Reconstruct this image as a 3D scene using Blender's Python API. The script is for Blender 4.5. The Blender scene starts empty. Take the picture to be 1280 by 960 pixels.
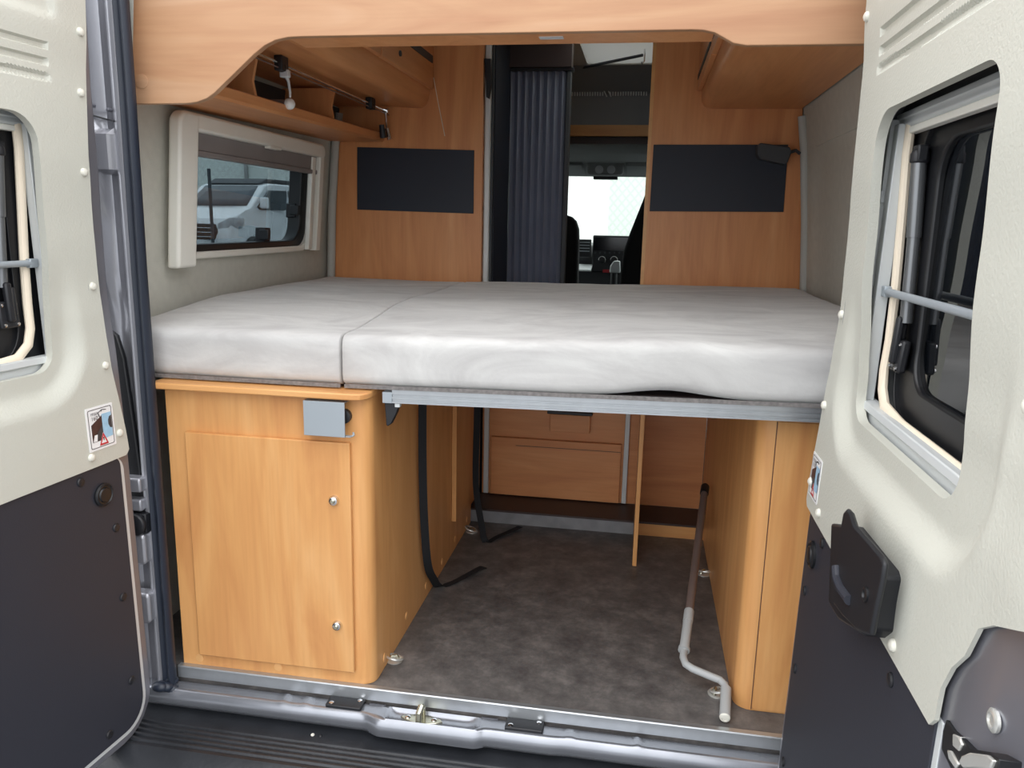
import bpy, bmesh, math, random
from mathutils import Vector, Matrix, noise
from mathutils.geometry import delaunay_2d_cdt
random.seed(7)
S = bpy.context.scene
COL = S.collection
V = Vector

# ------------------------------------------------------------------ camera
FPX = 975.0
CAM = V((0.355, -1.65, 1.1286))
AX = V((0.98597943, 0.05380742, -0.15795354))    # world X, Y, Z in camera axes (right, down, forward)
AY = V((0.16553992, -0.19626889, 0.96647559))
AZ = V((0.02100219, -0.97907267, -0.20242436))
cd = bpy.data.cameras.new('camera'); cam = bpy.data.objects.new('camera', cd); COL.objects.link(cam)
cd.sensor_width = 36.0; cd.lens = 36.0 * FPX / 1280.0; cd.clip_start = 0.02; cd.clip_end = 300
right = V((AX[0], AY[0], AZ[0])); down = V((AX[1], AY[1], AZ[1])); fwd = V((AX[2], AY[2], AZ[2]))
m = Matrix.Identity(4)
for i in range(3):
    m[i][0] = right[i]; m[i][1] = -down[i]; m[i][2] = -fwd[i]; m[i][3] = CAM[i]
cam.matrix_world = m
S.camera = cam

def ray(px, py):
    c = V(((px - 640) / FPX, (py - 480) / FPX, 1.0))
    return V((AX.dot(c), AY.dot(c), AZ.dot(c)))
def at(px, py, x=None, y=None, z=None):
    """the point where the sight line of a photo pixel meets a known plane of the place"""
    r = ray(px, py)
    if x is not None: t = (x - CAM.x) / r.x
    elif y is not None: t = (y - CAM.y) / r.y
    else: t = (z - CAM.z) / r.z
    return CAM + r * t

# ------------------------------------------------------------------ materials
def s2l(c): return tuple(((v/255)/12.92 if v/255 <= 0.04045 else ((v/255+0.055)/1.055)**2.4) for v in c)
MATS = {}
def base_mat(name):
    mt = bpy.data.materials.new(name); mt.use_nodes = True
    nt = mt.node_tree
    return mt, nt, nt.nodes['Principled BSDF']
def plain(name, rgb, rough=0.5, metal=0.0, bump=0.0, bscale=200.0, var=0.06, vscale=6.0, spec=0.5, coat=0.0):
    """solid colour with slight procedural variation and a fine bump"""
    mt, nt, b = base_mat(name)
    N = nt.nodes; L = nt.links
    tc = N.new('ShaderNodeTexCoord')
    nz = N.new('ShaderNodeTexNoise'); nz.inputs['Scale'].default_value = vscale; nz.inputs['Detail'].default_value = 4
    L.new(tc.outputs['Object'], nz.inputs['Vector'])
    cr = N.new('ShaderNodeValToRGB')
    c = s2l(rgb)
    cr.color_ramp.elements[0].position = 0.3; cr.color_ramp.elements[1].position = 0.7
    cr.color_ramp.elements[0].color = (*[v*(1-var) for v in c], 1); cr.color_ramp.elements[1].color = (*[min(1, v*(1+var)) for v in c], 1)
    L.new(nz.outputs['Fac'], cr.inputs['Fac']); L.new(cr.outputs['Color'], b.inputs['Base Color'])
    b.inputs['Roughness'].default_value = rough; b.inputs['Metallic'].default_value = metal
    b.inputs['Specular IOR Level'].default_value = spec
    if coat: b.inputs['Coat Weight'].default_value = coat; b.inputs['Coat Roughness'].default_value = 0.12
    if bump:
        n2 = N.new('ShaderNodeTexNoise'); n2.inputs['Scale'].default_value = bscale; n2.inputs['Detail'].default_value = 3
        L.new(tc.outputs['Object'], n2.inputs['Vector'])
        bp = N.new('ShaderNodeBump'); bp.inputs['Strength'].default_value = bump; bp.inputs['Distance'].default_value = 0.002
        L.new(n2.outputs['Fac'], bp.inputs['Height']); L.new(bp.outputs['Normal'], b.inputs['Normal'])
    MATS[name] = mt; return mt
def wood(name, axis, tint=(1.07, 1.10, 1.04)):
    mt, nt, b = base_mat(name); N = nt.nodes; L = nt.links
    tc = N.new('ShaderNodeTexCoord'); mp = N.new('ShaderNodeMapping')
    sc = [5.5, 5.5, 5.5]; sc['xyz'.index(axis)] = 0.8
    mp.inputs['Scale'].default_value = sc
    L.new(tc.outputs['Object'], mp.inputs['Vector'])
    n1 = N.new('ShaderNodeTexNoise'); n1.inputs['Scale'].default_value = 1.6; n1.inputs['Detail'].default_value = 5; n1.inputs['Distortion'].default_value = 1.6
    L.new(mp.outputs['Vector'], n1.inputs['Vector'])
    mp2 = N.new('ShaderNodeMapping'); sc2 = [110.0]*3; sc2['xyz'.index(axis)] = 5.0
    mp2.inputs['Scale'].default_value = sc2; L.new(tc.outputs['Object'], mp2.inputs['Vector'])
    n2 = N.new('ShaderNodeTexNoise'); n2.inputs['Scale'].default_value = 1.0; n2.inputs['Detail'].default_value = 2
    L.new(mp2.outputs['Vector'], n2.inputs['Vector'])
    cr = N.new('ShaderNodeValToRGB'); e = cr.color_ramp.elements
    def k(c): return (*[v*t for v, t in zip(s2l(c), tint)], 1)
    e[0].position = 0.25; e[0].color = k((196, 134, 84)); e[1].position = 0.78; e[1].color = k((221, 168, 115))
    q = cr.color_ramp.elements.new(0.5); q.color = k((211, 153, 98))
    L.new(n1.outputs['Fac'], cr.inputs['Fac'])
    mx = N.new('ShaderNodeMixRGB'); mx.blend_type = 'MULTIPLY'; mx.inputs['Fac'].default_value = 0.28
    cr2 = N.new('ShaderNodeValToRGB'); cr2.color_ramp.elements[0].position = 0.3; cr2.color_ramp.elements[0].color = (0.80, 0.76, 0.72, 1)
    cr2.color_ramp.elements[1].position = 0.6; cr2.color_ramp.elements[1].color = (1, 1, 1, 1)
    L.new(n2.outputs['Fac'], cr2.inputs['Fac'])
    L.new(cr.outputs['Color'], mx.inputs['Color1']); L.new(cr2.outputs['Color'], mx.inputs['Color2'])
    L.new(mx.outputs['Color'], b.inputs['Base Color'])
    b.inputs['Roughness'].default_value = 0.38; b.inputs['Specular IOR Level'].default_value = 0.4
    MATS[name] = mt; return mt
wood('wood_z', 'z'); wood('wood_x', 'x'); wood('wood_y', 'y')
wood('wood_shade_z', 'z', (1.12, 1.02, 1.06)); wood('wood_shade_y', 'y', (1.08, 0.97, 1.0)); wood('wood_shade_h', 'x', (1.08, 0.97, 1.0)); wood('wood_sky_x', 'x', (0.80, 0.92, 1.32))  # redder tints paint in shade; the header's bluish one paints in sky reflection
plain('wood_edge', (226, 172, 112), 0.4, var=0.08, vscale=30)
def floor_mat():
    mt, nt, b = base_mat('slate_vinyl'); N = nt.nodes; L = nt.links
    tc = N.new('ShaderNodeTexCoord')
    n1 = N.new('ShaderNodeTexNoise'); n1.inputs['Scale'].default_value = 11; n1.inputs['Detail'].default_value = 10; n1.inputs['Roughness'].default_value = 0.72; n1.inputs['Distortion'].default_value = 0.1
    L.new(tc.outputs['Object'], n1.inputs['Vector'])
    cr = N.new('ShaderNodeValToRGB'); e = cr.color_ramp.elements
    e[0].position = 0.33; e[0].color = (*s2l((74, 71, 71)), 1); e[1].position = 0.7; e[1].color = (*s2l((130, 125, 121)), 1)
    q = e.new(0.5); q.color = (*s2l((98, 95, 93)), 1)
    L.new(n1.outputs['Fac'], cr.inputs['Fac']); L.new(cr.outputs['Color'], b.inputs['Base Color'])
    b.inputs['Roughness'].default_value = 0.42
    bp = N.new('ShaderNodeBump'); bp.inputs['Strength'].default_value = 0.08; bp.inputs['Distance'].default_value = 0.002
    L.new(n1.outputs['Fac'], bp.inputs['Height']); L.new(bp.outputs['Normal'], b.inputs['Normal'])
    MATS['slate_vinyl'] = mt
floor_mat()
def fabric_mat():
    mt, nt, b = base_mat('microfibre'); N = nt.nodes; L = nt.links
    tc = N.new('ShaderNodeTexCoord')
    n1 = N.new('ShaderNodeTexNoise'); n1.inputs['Scale'].default_value = 5; n1.inputs['Detail'].default_value = 7; n1.inputs['Roughness'].default_value = 0.62; n1.inputs['Distortion'].default_value = 1.2
    mp = N.new('ShaderNodeMapping'); mp.inputs['Scale'].default_value = (0.7, 1.6, 1.3)
    L.new(tc.outputs['Object'], mp.inputs['Vector']); L.new(mp.outputs['Vector'], n1.inputs['Vector'])
    cr = N.new('ShaderNodeValToRGB'); e = cr.color_ramp.elements
    e[0].position = 0.36; e[0].color = (*s2l((184, 182, 180)), 1); e[1].position = 0.64; e[1].color = (*s2l((207, 206, 203)), 1)
    L.new(n1.outputs['Fac'], cr.inputs['Fac']); L.new(cr.outputs['Color'], b.inputs['Base Color'])
    b.inputs['Roughness'].default_value = 0.95; b.inputs['Specular IOR Level'].default_value = 0.15
    b.inputs['Sheen Weight'].default_value = 0.25
    n2 = N.new('ShaderNodeTexNoise'); n2.inputs['Scale'].default_value = 60; n2.inputs['Detail'].default_value = 5
    L.new(tc.outputs['Object'], n2.inputs['Vector'])
    bp = N.new('ShaderNodeBump'); bp.inputs['Strength'].default_value = 0.25; bp.inputs['Distance'].default_value = 0.003
    L.new(n2.outputs['Fac'], bp.inputs['Height']); L.new(bp.outputs['Normal'], b.inputs['Normal'])
    MATS['microfibre'] = mt
fabric_mat()
def glass_mat(name, tint, rough=0.0, ior=1.45):
    """thin pane: tinted see-through plus a clear reflection"""
    mt = bpy.data.materials.new(name); mt.use_nodes = True; nt = mt.node_tree; N = nt.nodes; L = nt.links
    N.remove(N['Principled BSDF']); out = N['Material Output']
    tr = N.new('ShaderNodeBsdfTransparent'); tr.inputs['Color'].default_value = (*tint, 1)
    gl = N.new('ShaderNodeBsdfGlossy'); gl.inputs['Roughness'].default_value = rough; gl.inputs['Color'].default_value = (1, 1, 1, 1)
    fr = N.new('ShaderNodeFresnel')
    ge = N.new('ShaderNodeNewGeometry'); mr = N.new('ShaderNodeMapRange')      # thin sheet: same reflection on both faces
    mr.inputs['To Min'].default_value = ior; mr.inputs['To Max'].default_value = 1/ior
    L.new(ge.outputs['Backfacing'], mr.inputs['Value']); L.new(mr.outputs[0], fr.inputs['IOR'])
    mx = N.new('ShaderNodeMixShader')
    L.new(fr.outputs[0], mx.inputs['Fac']); L.new(tr.outputs[0], mx.inputs[1]); L.new(gl.outputs[0], mx.inputs[2]); L.new(mx.outputs[0], out.inputs['Surface'])
    MATS[name] = mt
glass_mat('tinted_acrylic', (0.38, 0.43, 0.45), 0.0, 1.40)
glass_mat('dark_acrylic', (0.10, 0.11, 0.12), 0.0, 1.50)
glass_mat('clear_glass', (0.94, 0.98, 0.95), 0.0, 1.40)
plain('cream_trim', (199, 199, 188), 0.55, bump=0.35, bscale=220, var=0.02, vscale=3)
plain('cream_clip', (226, 224, 212), 0.35, var=0.02)
plain('cream_frame', (240, 238, 228), 0.38, var=0.03)
plain('ivory_rubber', (236, 222, 200), 0.6, var=0.04)
plain('black_panel', (45, 47, 56), 0.55, var=0.06, vscale=2, bump=0.1, bscale=300)
plain('black_plastic', (30, 31, 35), 0.45, var=0.08)
plain('bumper_plastic', (40, 42, 46), 0.32, var=0.2, vscale=14, bump=0.25, bscale=120)
plain('rubber', (36, 43, 56), 0.42, var=0.1)
plain('black_rubber', (22, 23, 26), 0.4, var=0.1)
plain('van_paint', (132, 133, 141), 0.36, metal=0.55, var=0.05, vscale=3, coat=0.5)
plain('sill_paint', (150, 153, 160), 0.24, metal=0.65, var=0.10, vscale=9, coat=0.4)
plain('aluminium', (186, 190, 193), 0.34, metal=0.75, var=0.04, vscale=40)
plain('matt_aluminium', (212, 216, 216), 0.5, metal=0.2, var=0.03)
plain('chrome', (225, 225, 225), 0.12, metal=1.0, var=0.02)
plain('zinc', (190, 188, 170), 0.25, metal=0.9, var=0.15, vscale=60)
plain('steel_grey', (164, 172, 178), 0.45, metal=0.3, var=0.02)
plain('dark_steel', (122, 106, 100), 0.4, metal=0.2, var=0.1)
plain('grey_plastic', (206, 210, 212), 0.4, var=0.02)
plain('wall_fabric', (200, 198, 187), 0.9, var=0.04, vscale=40, bump=0.3, bscale=350)
plain('grey_trim', (188, 188, 182), 0.6, var=0.02)
plain('ceiling_vinyl', (228, 229, 224), 0.7, var=0.02)
plain('headliner', (150, 154, 153), 0.85, var=0.03)
plain('dark_grey', (62, 65, 69), 0.6, var=0.05)
plain('slate_pad', (30, 36, 50), 0.55, var=0.06, bump=0.1, bscale=400)
plain('pleat_navy', (128, 134, 152), 0.7, var=0.08, vscale=5)
plain('dark_laminate', (60, 46, 44), 0.5, var=0.1)
plain('kick_slate', (132, 133, 136), 0.55, var=0.16, vscale=18)
plain('webbing', (26, 28, 32), 0.8, var=0.12, vscale=80, bump=0.4, bscale=500)
plain('seat_fabric', (26, 26, 29), 0.9, var=0.1)
plain('dash_black', (30, 32, 36), 0.5, var=0.1)
plain('screen_glass', (10, 12, 18), 0.12, var=0.05)
plain('frosted_globe', (236, 236, 232), 0.3, var=0.01)
plain('white_paint', (226, 228, 230), 0.3, var=0.02, coat=0.4)
plain('wall_white', (235, 236, 234), 0.8, var=0.02)
plain('asphalt', (112, 113, 115), 0.75, var=0.2, vscale=3, bump=0.4, bscale=90)
plain('car_glass', (58, 66, 74), 0.1, var=0.2, vscale=2)
plain('headlamp', (176, 182, 186), 0.15, metal=0.1, var=0.3, vscale=12)
plain('felt', (120, 116, 114), 0.95, var=0.25, vscale=120)
plain('label_white', (240, 240, 240), 0.4, var=0.01)
plain('label_blue', (160, 200, 226), 0.4, var=0.08, vscale=60)
plain('label_dark', (66, 44, 44), 0.4, var=0.3, vscale=60)
plain('label_ink', (60, 60, 64), 0.4, var=0.01)
plain('label_red', (196, 40, 52), 0.4, var=0.01)
plain('red_button', (150, 30, 36), 0.4, var=0.01)
plain('bright_zinc', (222, 222, 216), 0.25, metal=0.6, var=0.05)
plain('strut_steel', (120, 122, 124), 0.3, metal=0.7, var=0.05)
plain('locker_grey', (136, 140, 144), 0.6, var=0.04)
plain('blind_grey', (138, 132, 131), 0.8, var=0.08)
plain('crank_grey', (178, 181, 181), 0.42, var=0.03)
plain('pillar_paint', (168, 169, 175), 0.27, metal=0.5, var=0.05, vscale=3, coat=0.4)
plain('tile_grey', (150, 150, 148), 0.7, var=0.1)
def fence_mat():
    mt, nt, b = base_mat('fence_mesh'); N = nt.nodes; L = nt.links
    tc = N.new('ShaderNodeTexCoord')
    outs = []
    for ang in (0.7, -0.7):
        mp = N.new('ShaderNodeMapping'); mp.inputs['Rotation'].default_value = (0, ang, 0)
        L.new(tc.outputs['Object'], mp.inputs['Vector'])
        w = N.new('ShaderNodeTexWave'); w.inputs['Scale'].default_value = 1.6; w.inputs['Distortion'].default_value = 0.6
        L.new(mp.outputs['Vector'], w.inputs['Vector']); outs.append(w.outputs['Fac'])
    mth = N.new('ShaderNodeMath'); mth.operation = 'MAXIMUM'
    L.new(outs[0], mth.inputs[0]); L.new(outs[1], mth.inputs[1])
    cr = N.new('ShaderNodeValToRGB'); e = cr.color_ramp.elements
    e[0].position = 0.6; e[0].color = (*s2l((222, 228, 222)), 1); e[1].position = 1.0; e[1].color = (*s2l((208, 215, 209)), 1)
    L.new(mth.outputs[0], cr.inputs['Fac']); L.new(cr.outputs['Color'], b.inputs['Base Color']); b.inputs['Roughness'].default_value = 0.8
    MATS['fence_mesh'] = mt
fence_mat()

# ------------------------------------------------------------------ builders
def rrect(a0, a1, b0, b1, r, n=6):
    """rounded rectangle polygon, counter-clockwise; r one radius or four (a0b0, a1b0, a1b1, a0b1)"""
    rs = r if isinstance(r, (list, tuple)) else (r,)*4
    out = []
    for (cx, cy, sx, sy, st), q in zip(((a0, b0, 1, 1, math.pi), (a1, b0, -1, 1, 1.5*math.pi), (a1, b1, -1, -1, 0), (a0, b1, 1, -1, 0.5*math.pi)), rs):
        if q <= 0: out.append((cx, cy)); continue
        ox, oy = cx + sx*q, cy + sy*q
        for i in range(n+1):
            t = st + 0.5*math.pi*i/n
            out.append((ox + q*math.cos(t), oy + q*math.sin(t)))
    return out
def inside(p, poly):
    x, y = p; c = False; j = len(poly)-1
    for i in range(len(poly)):
        xi, yi = poly[i]; xj, yj = poly[j]
        if (yi > y) != (yj > y) and x < (xj-xi)*(y-yi)/(yj-yi)+xi: c = not c
        j = i
    return c
def near(p, poly, d):
    for (a, b), (c, e) in zip(poly, poly[1:]+poly[:1]):
        if min(a, c)-d > p[0] or max(a, c)+d < p[0] or min(b, e)-d > p[1] or max(b, e)+d < p[1]: continue
        ux, uy = c-a, e-b; L2 = ux*ux+uy*uy
        t = max(0, min(1, ((p[0]-a)*ux+(p[1]-b)*uy)/L2)) if L2 else 0
        if math.hypot(p[0]-a-ux*t, p[1]-b-uy*t) < d: return True
    return False
def smooth(e0, e1, x):
    t = max(0, min(1, (x-e0)/(e1-e0))); return t*t*(3-2*t)
AXM = {'x': lambda a, b, h: (h, a, b), 'y': lambda a, b, h: (a, h, b), 'z': lambda a, b, h: (a, b, h)}

class MB:
    """collects shapes into one mesh"""
    def __init__(s, xf=None): s.v = []; s.f = []; s.xf = xf
    def add(s, vs, fs):
        o = len(s.v); s.v += [tuple(p) for p in vs]; s.f += [tuple(i+o for i in f) for f in fs]; return s
    def box(s, x0, x1, y0, y1, z0, z1):
        return s.add([(x0,y0,z0),(x1,y0,z0),(x1,y1,z0),(x0,y1,z0),(x0,y0,z1),(x1,y0,z1),(x1,y1,z1),(x0,y1,z1)],
                     [(0,3,2,1),(4,5,6,7),(0,1,5,4),(1,2,6,5),(2,3,7,6),(3,0,4,7)])
    def prism(s, poly, axis, lo, hi):
        n = len(poly); g = AXM[axis]
        vs = [g(a, b, lo) for a, b in poly] + [g(a, b, hi) for a, b in poly]
        fs = [tuple(range(n-1, -1, -1)), tuple(range(n, 2*n))] + [(i, (i+1) % n, n+(i+1) % n, n+i) for i in range(n)]
        return s.add(vs, fs)
    def tube(s, pts, r, seg=12, flat=None, cap=True):
        pts = [V(p) for p in pts]; n = len(pts); rs = r if isinstance(r, (list, tuple)) else [r]*n
        vs = []; fs = []
        t0 = (pts[1]-pts[0]).normalized()
        up = V((0, 0, 1)) if abs(t0.z) < 0.9 else V((1, 0, 0))
        a = t0.cross(up).normalized()
        for i, p in enumerate(pts):
            t = ((pts[min(i+1, n-1)]-p).normalized() + (p-pts[max(i-1, 0)]).normalized())
            t = t.normalized() if t.length > 1e-9 else t0
            a = (a - t*a.dot(t)).normalized(); b = t.cross(a)
            for k in range(seg):
                an = 2*math.pi*k/seg
                vs.append(p + a*rs[i]*math.cos(an) + b*rs[i]*math.sin(an)*(1 if flat is None else flat))
        for i in range(n-1):
            for k in range(seg):
                k2 = (k+1) % seg
                fs.append((i*seg+k, i*seg+k2, (i+1)*seg+k2, (i+1)*seg+k))
        if cap: fs += [tuple(range(seg-1, -1, -1)), tuple(range((n-1)*seg, n*seg))]
        return s.add(vs, fs)
    def torus(s, c, ax, R, r, seg=20, ring=8, a0=0, a1=2*math.pi):
        c = V(c); ax = V(ax).normalized(); u = ax.orthogonal().normalized(); w = ax.cross(u)
        full = abs(a1-a0-2*math.pi) < 1e-6
        pts = [c + u*R*math.cos(a0+(a1-a0)*i/seg) + w*R*math.sin(a0+(a1-a0)*i/seg) for i in range(seg+1)]
        return s.tube(pts, r, ring, cap=not full)
    def lathe(s, c, ax, prof, seg=20):
        c = V(c); ax = V(ax).normalized(); u = ax.orthogonal().normalized(); w = ax.cross(u)
        vs = []; n = len(prof); fs = []
        for r, h in prof:
            for k in range(seg):
                t = 2*math.pi*k/seg; vs.append(c + ax*h + (u*math.cos(t)+w*math.sin(t))*max(r, 1e-5))
        for i in range(n-1):
            for k in range(seg):
                k2 = (k+1) % seg; fs.append((i*seg+k, i*seg+k2, (i+1)*seg+k2, (i+1)*seg+k))
        fs += [tuple(range(seg-1, -1, -1)), tuple(range((n-1)*seg, n*seg))]
        return s.add(vs, fs)
    def ball(s, c, r, sc=(1, 1, 1), seg=20, rings=12):
        c = V(c); vs = [c+V((0, 0, -r*sc[2]))]; fs = []
        for i in range(1, rings):
            t = -math.pi/2 + math.pi*i/rings
            for k in range(seg):
                p = 2*math.pi*k/seg; vs.append(c+V((r*sc[0]*math.cos(t)*math.cos(p), r*sc[1]*math.cos(t)*math.sin(p), r*sc[2]*math.sin(t))))
        vs.append(c+V((0, 0, r*sc[2])))
        for k in range(seg):
            k2 = (k+1) % seg
            fs.append((0, 1+k2, 1+k))
            for i in range(rings-2): fs.append((1+i*seg+k, 1+i*seg+k2, 1+(i+1)*seg+k2, 1+(i+1)*seg+k))
            fs.append((len(vs)-1, 1+(rings-2)*seg+k, 1+(rings-2)*seg+k2))
        return s.add(vs, fs)
    def plate(s, outline, holes, func, thick, step=0.0, axis='z', back=None, extra=()):
        """a sheet with holes; front at height func(a,b) along axis, back at + thick"""
        pts = []; edges = []
        loops = [outline] + list(holes)
        idx = []
        for lp in loops:
            o = len(pts); pts += [V(p) for p in lp]; k = len(lp)
            edges += [(o+i, o+(i+1) % k) for i in range(k)]; idx.append((o, k))
        if step:
            a0 = min(p[0] for p in outline); a1 = max(p[0] for p in outline); b0 = min(p[1] for p in outline); b1 = max(p[1] for p in outline)
            na = int((a1-a0)/step); nb = int((b1-b0)/step)
            for i in range(1, na):
                for j in range(1, nb):
                    q = (a0+(a1-a0)*i/na, b0+(b1-b0)*j/nb)
                    if inside(q, outline) and not any(inside(q, h) for h in holes) and not any(near(q, lp, step*0.45) for lp in loops): pts.append(V(q))
        pts += [V(p) for p in extra]
        vo, eo, fo, ov, oe, of = delaunay_2d_cdt(pts, edges, [], 0, 1e-6)
        keep = []
        for f in fo:
            c = sum((vo[i] for i in f), V((0, 0)))/len(f)
            if inside(c, outline) and not any(inside(c, h) for h in holes): keep.append(f)
        n = len(vo); g = AXM[axis]
        front = [g(p[0], p[1], func(p[0], p[1])) for p in vo]
        bk = [g(p[0], p[1], (back if back is not None else func(p[0], p[1])+thick)) for p in vo]
        cnt = {}
        for f in keep:
            for i in range(len(f)):
                e = (f[i], f[(i+1) % len(f)]); cnt[e] = 1
        fs = [tuple(reversed(f)) for f in keep] + [tuple(i+n for i in f) for f in keep]
        for (a, b) in cnt:
            if (b, a) not in cnt: fs.append((a, b, b+n, a+n))
        return s.add(front+bk, fs)
    def build(s, name, mat, parent=None, bevel=0.0, bseg=2, flat=False, ang=35, origin=None):
        me = bpy.data.meshes.new(name)
        base = V((0, 0, 0))
        if parent is not None: base = V(parent['_o'])
        elif origin is not None: base = V(origin)
        vs = [V(p) if s.xf is None else s.xf(*p) for p in s.v]
        me.from_pydata([tuple(p-base) for p in vs], [], s.f)
        bm = bmesh.new(); bm.from_mesh(me)
        bmesh.ops.remove_doubles(bm, verts=bm.verts, dist=1e-6)
        bmesh.ops.recalc_face_normals(bm, faces=bm.faces)
        bm.to_mesh(me); bm.free()
        if not flat:
            me.polygons.foreach_set('use_smooth', [True]*len(me.polygons)); me.set_sharp_from_angle(angle=math.radians(ang))
        me.materials.append(MATS[mat])
        o = bpy.data.objects.new(name, me); COL.objects.link(o)
        if parent is not None: o.parent = parent
        else: o.location = base
        o['_o'] = tuple(base)
        if bevel:
            b = o.modifiers.new('bevel', 'BEVEL'); b.width = bevel; b.segments = bseg; b.limit_method = 'ANGLE'; b.angle_limit = math.radians(40)
            b.harden_normals = False
        return o
def tag(o, label=None, cat=None, group=None, kind=None):
    if label: o['label'] = label
    if cat: o['category'] = cat
    if group: o['group'] = group
    if kind: o['kind'] = kind
    return o
def thing(name, loc, label, cat, group=None):
    o = bpy.data.objects.new(name, None); COL.objects.link(o); o.location = loc; o.empty_display_size = 0.05
    o['_o'] = tuple(loc)
    return tag(o, label, cat, group)
def dup(root, loc, rz=0.0, label=None, group=None):
    r = root.copy(); COL.objects.link(r); r.location = loc; r.rotation_euler = (0, 0, rz)
    if label: r['label'] = label
    if group: r['group'] = group
    for ch in list(root.children):
        c = ch.copy(); COL.objects.link(c); c.parent = r
        for g in list(ch.children):
            d = g.copy(); COL.objects.link(d); d.parent = c
    return r
def struct(mb, name, mat, **k): return tag(mb.build(name, mat, **k), kind='structure')
def text_mb(mb, txt, size, org, ua, va, depth_dir, depth=0.0004):
    cu = bpy.data.curves.new('t', 'FONT'); cu.body = txt; cu.size = size
    o = bpy.data.objects.new('t', cu); COL.objects.link(o)
    me = bpy.data.meshes.new_from_object(o.evaluated_get(bpy.context.evaluated_depsgraph_get()))
    vs = [V(org)+V(ua)*p.co.x+V(va)*p.co.y for p in me.vertices]
    mb.add(vs, [tuple(f.vertices) for f in me.polygons])
    bpy.data.objects.remove(o); bpy.data.meshes.remove(me); bpy.data.curves.remove(cu)

# ================================================================== SETTING
def wall_in(side, z):
    """inner lining x of the van side at height z (the sides lean in towards the roof)"""
    L = [(-0.2, 0.93), (0.75, 0.925), (0.90, 0.905), (1.15, 0.885), (1.41, 0.862), (1.55, 0.845), (1.95, 0.72)]
    if side > 0: L = [(a, b+0.035) for a, b in L]
    for (a, xa), (b, xb) in zip(L, L[1:]):
        if z <= b: return xa + (xb-xa)*(z-a)/(b-a)
    return L[-1][1]
YR, YC = 0.0, 4.6
struct(MB().box(-1.0, 1.02, 0.004, 2.6, -0.10, 0.0), 'floor', 'slate_vinyl')
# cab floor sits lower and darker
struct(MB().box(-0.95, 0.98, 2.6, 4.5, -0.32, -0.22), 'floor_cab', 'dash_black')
WIN = rrect(0.30, 1.12, 1.03, 1.365, 0.06)
def wall(side):
    zs = [-0.6, 1.97]
    mb = MB()
    out = [(0.0, -0.10), (2.9, -0.10), (2.9, 1.95), (0.0, 1.95)]
    holes = [WIN] if side < 0 else []
    if side < 0:
        f = lambda a, b: -wall_in(-1, b)
    else:
        f = lambda a, b: wall_in(1, b) + 0.018*smooth(1.42, 1.36, b)*smooth(1.24, 1.20, a)
    mb.plate(out, holes, f, side*0.055, step=0.05, axis='x')
    return mb
struct(wall(-1), 'wall_left', 'wall_fabric'); struct(wall(1), 'wall_right', 'wall_fabric')
# roof: ceiling openings for the blind and an unseen hatch added to light the passage
struct(MB().plate([(-0.80, 0.0), (0.80, 0.0), (0.80, 2.9), (-0.80, 2.9)], [rrect(0.03, 0.36, 1.48, 1.92, 0.05), rrect(0.03, 0.39, 1.97, 2.43, 0.01)], lambda a, b: 1.90, 0.06, axis='z'), 'ceiling', 'ceiling_vinyl')
MB().plate(rrect(0.0, 0.39, 1.45, 1.95, 0.06), [rrect(0.04, 0.35, 1.49, 1.91, 0.05)], lambda a, b: 1.962, 0.03, axis='z').build('added_hatch_rim', 'cream_frame')['kind'] = 'structure'
MB().prism(rrect(0.035, 0.355, 1.485, 1.915, 0.05), 'z', 1.975, 1.98).build('added_hatch_pane', 'clear_glass')['kind'] = 'structure'
# rear roof header above the doors
struct(MB().prism([(-0.06, 1.84), (0.02, 1.84), (0.02, 1.97), (-0.10, 1.97)], 'x', -0.98, 1.0), 'trim_1', 'van_paint')
bt = bpy.data.materials.new('blind_cloth'); bt.use_nodes = True; _n = bt.node_tree
_t = _n.nodes.new('ShaderNodeBsdfTranslucent'); _t.inputs['Color'].default_value = (0.075, 0.077, 0.072, 1)
_d = _n.nodes.new('ShaderNodeBsdfDiffuse'); _d.inputs['Color'].default_value = (0.5, 0.5, 0.48, 1)
_m = _n.nodes.new('ShaderNodeAddShader'); _n.links.new(_t.outputs[0], _m.inputs[0]); _n.links.new(_d.outputs[0], _m.inputs[1])
_n.links.new(_m.outputs[0], _n.nodes['Material Output'].inputs['Surface']); MATS['blind_cloth'] = bt
rb2 = thing('roof_blind', (0.2, 2.2, 1.90), 'pale grey cloth blind drawn across the ceiling opening above the passage', 'blind')
MB().add([(0.0, 1.94, 1.903), (0.40, 1.94, 1.903), (0.40, 2.44, 1.903), (0.0, 2.44, 1.903)], [(0, 1, 2, 3)]).build('blind_cloth', 'blind_cloth', rb2)
MB().box(0.0, 0.40, 2.43, 2.445, 1.896, 1.899).build('blind_bar', 'grey_trim', rb2)
# grey vertical linings where the sides meet the front panels
def strip(side, name, px_b, px_t):
    b = at(*px_b, y=1.33); t = at(*px_t, y=1.33)
    mb = MB()
    w = 0.014
    pts = [V((b.x, 1.325, 0.70)), b, V(((b.x+t.x)/2+side*0.003, 1.325, (b.z+t.z)/2)), t, V((t.x-side*0.02, 1.325, t.z+0.12))]
    mb.tube(pts, 0.016, 12)
    return struct(mb, name, 'grey_trim')
strip(-1, 'trim_2', (414, 344), (419, 182)); strip(1, 'trim_3', (1005, 366), (1006, 190))

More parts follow.
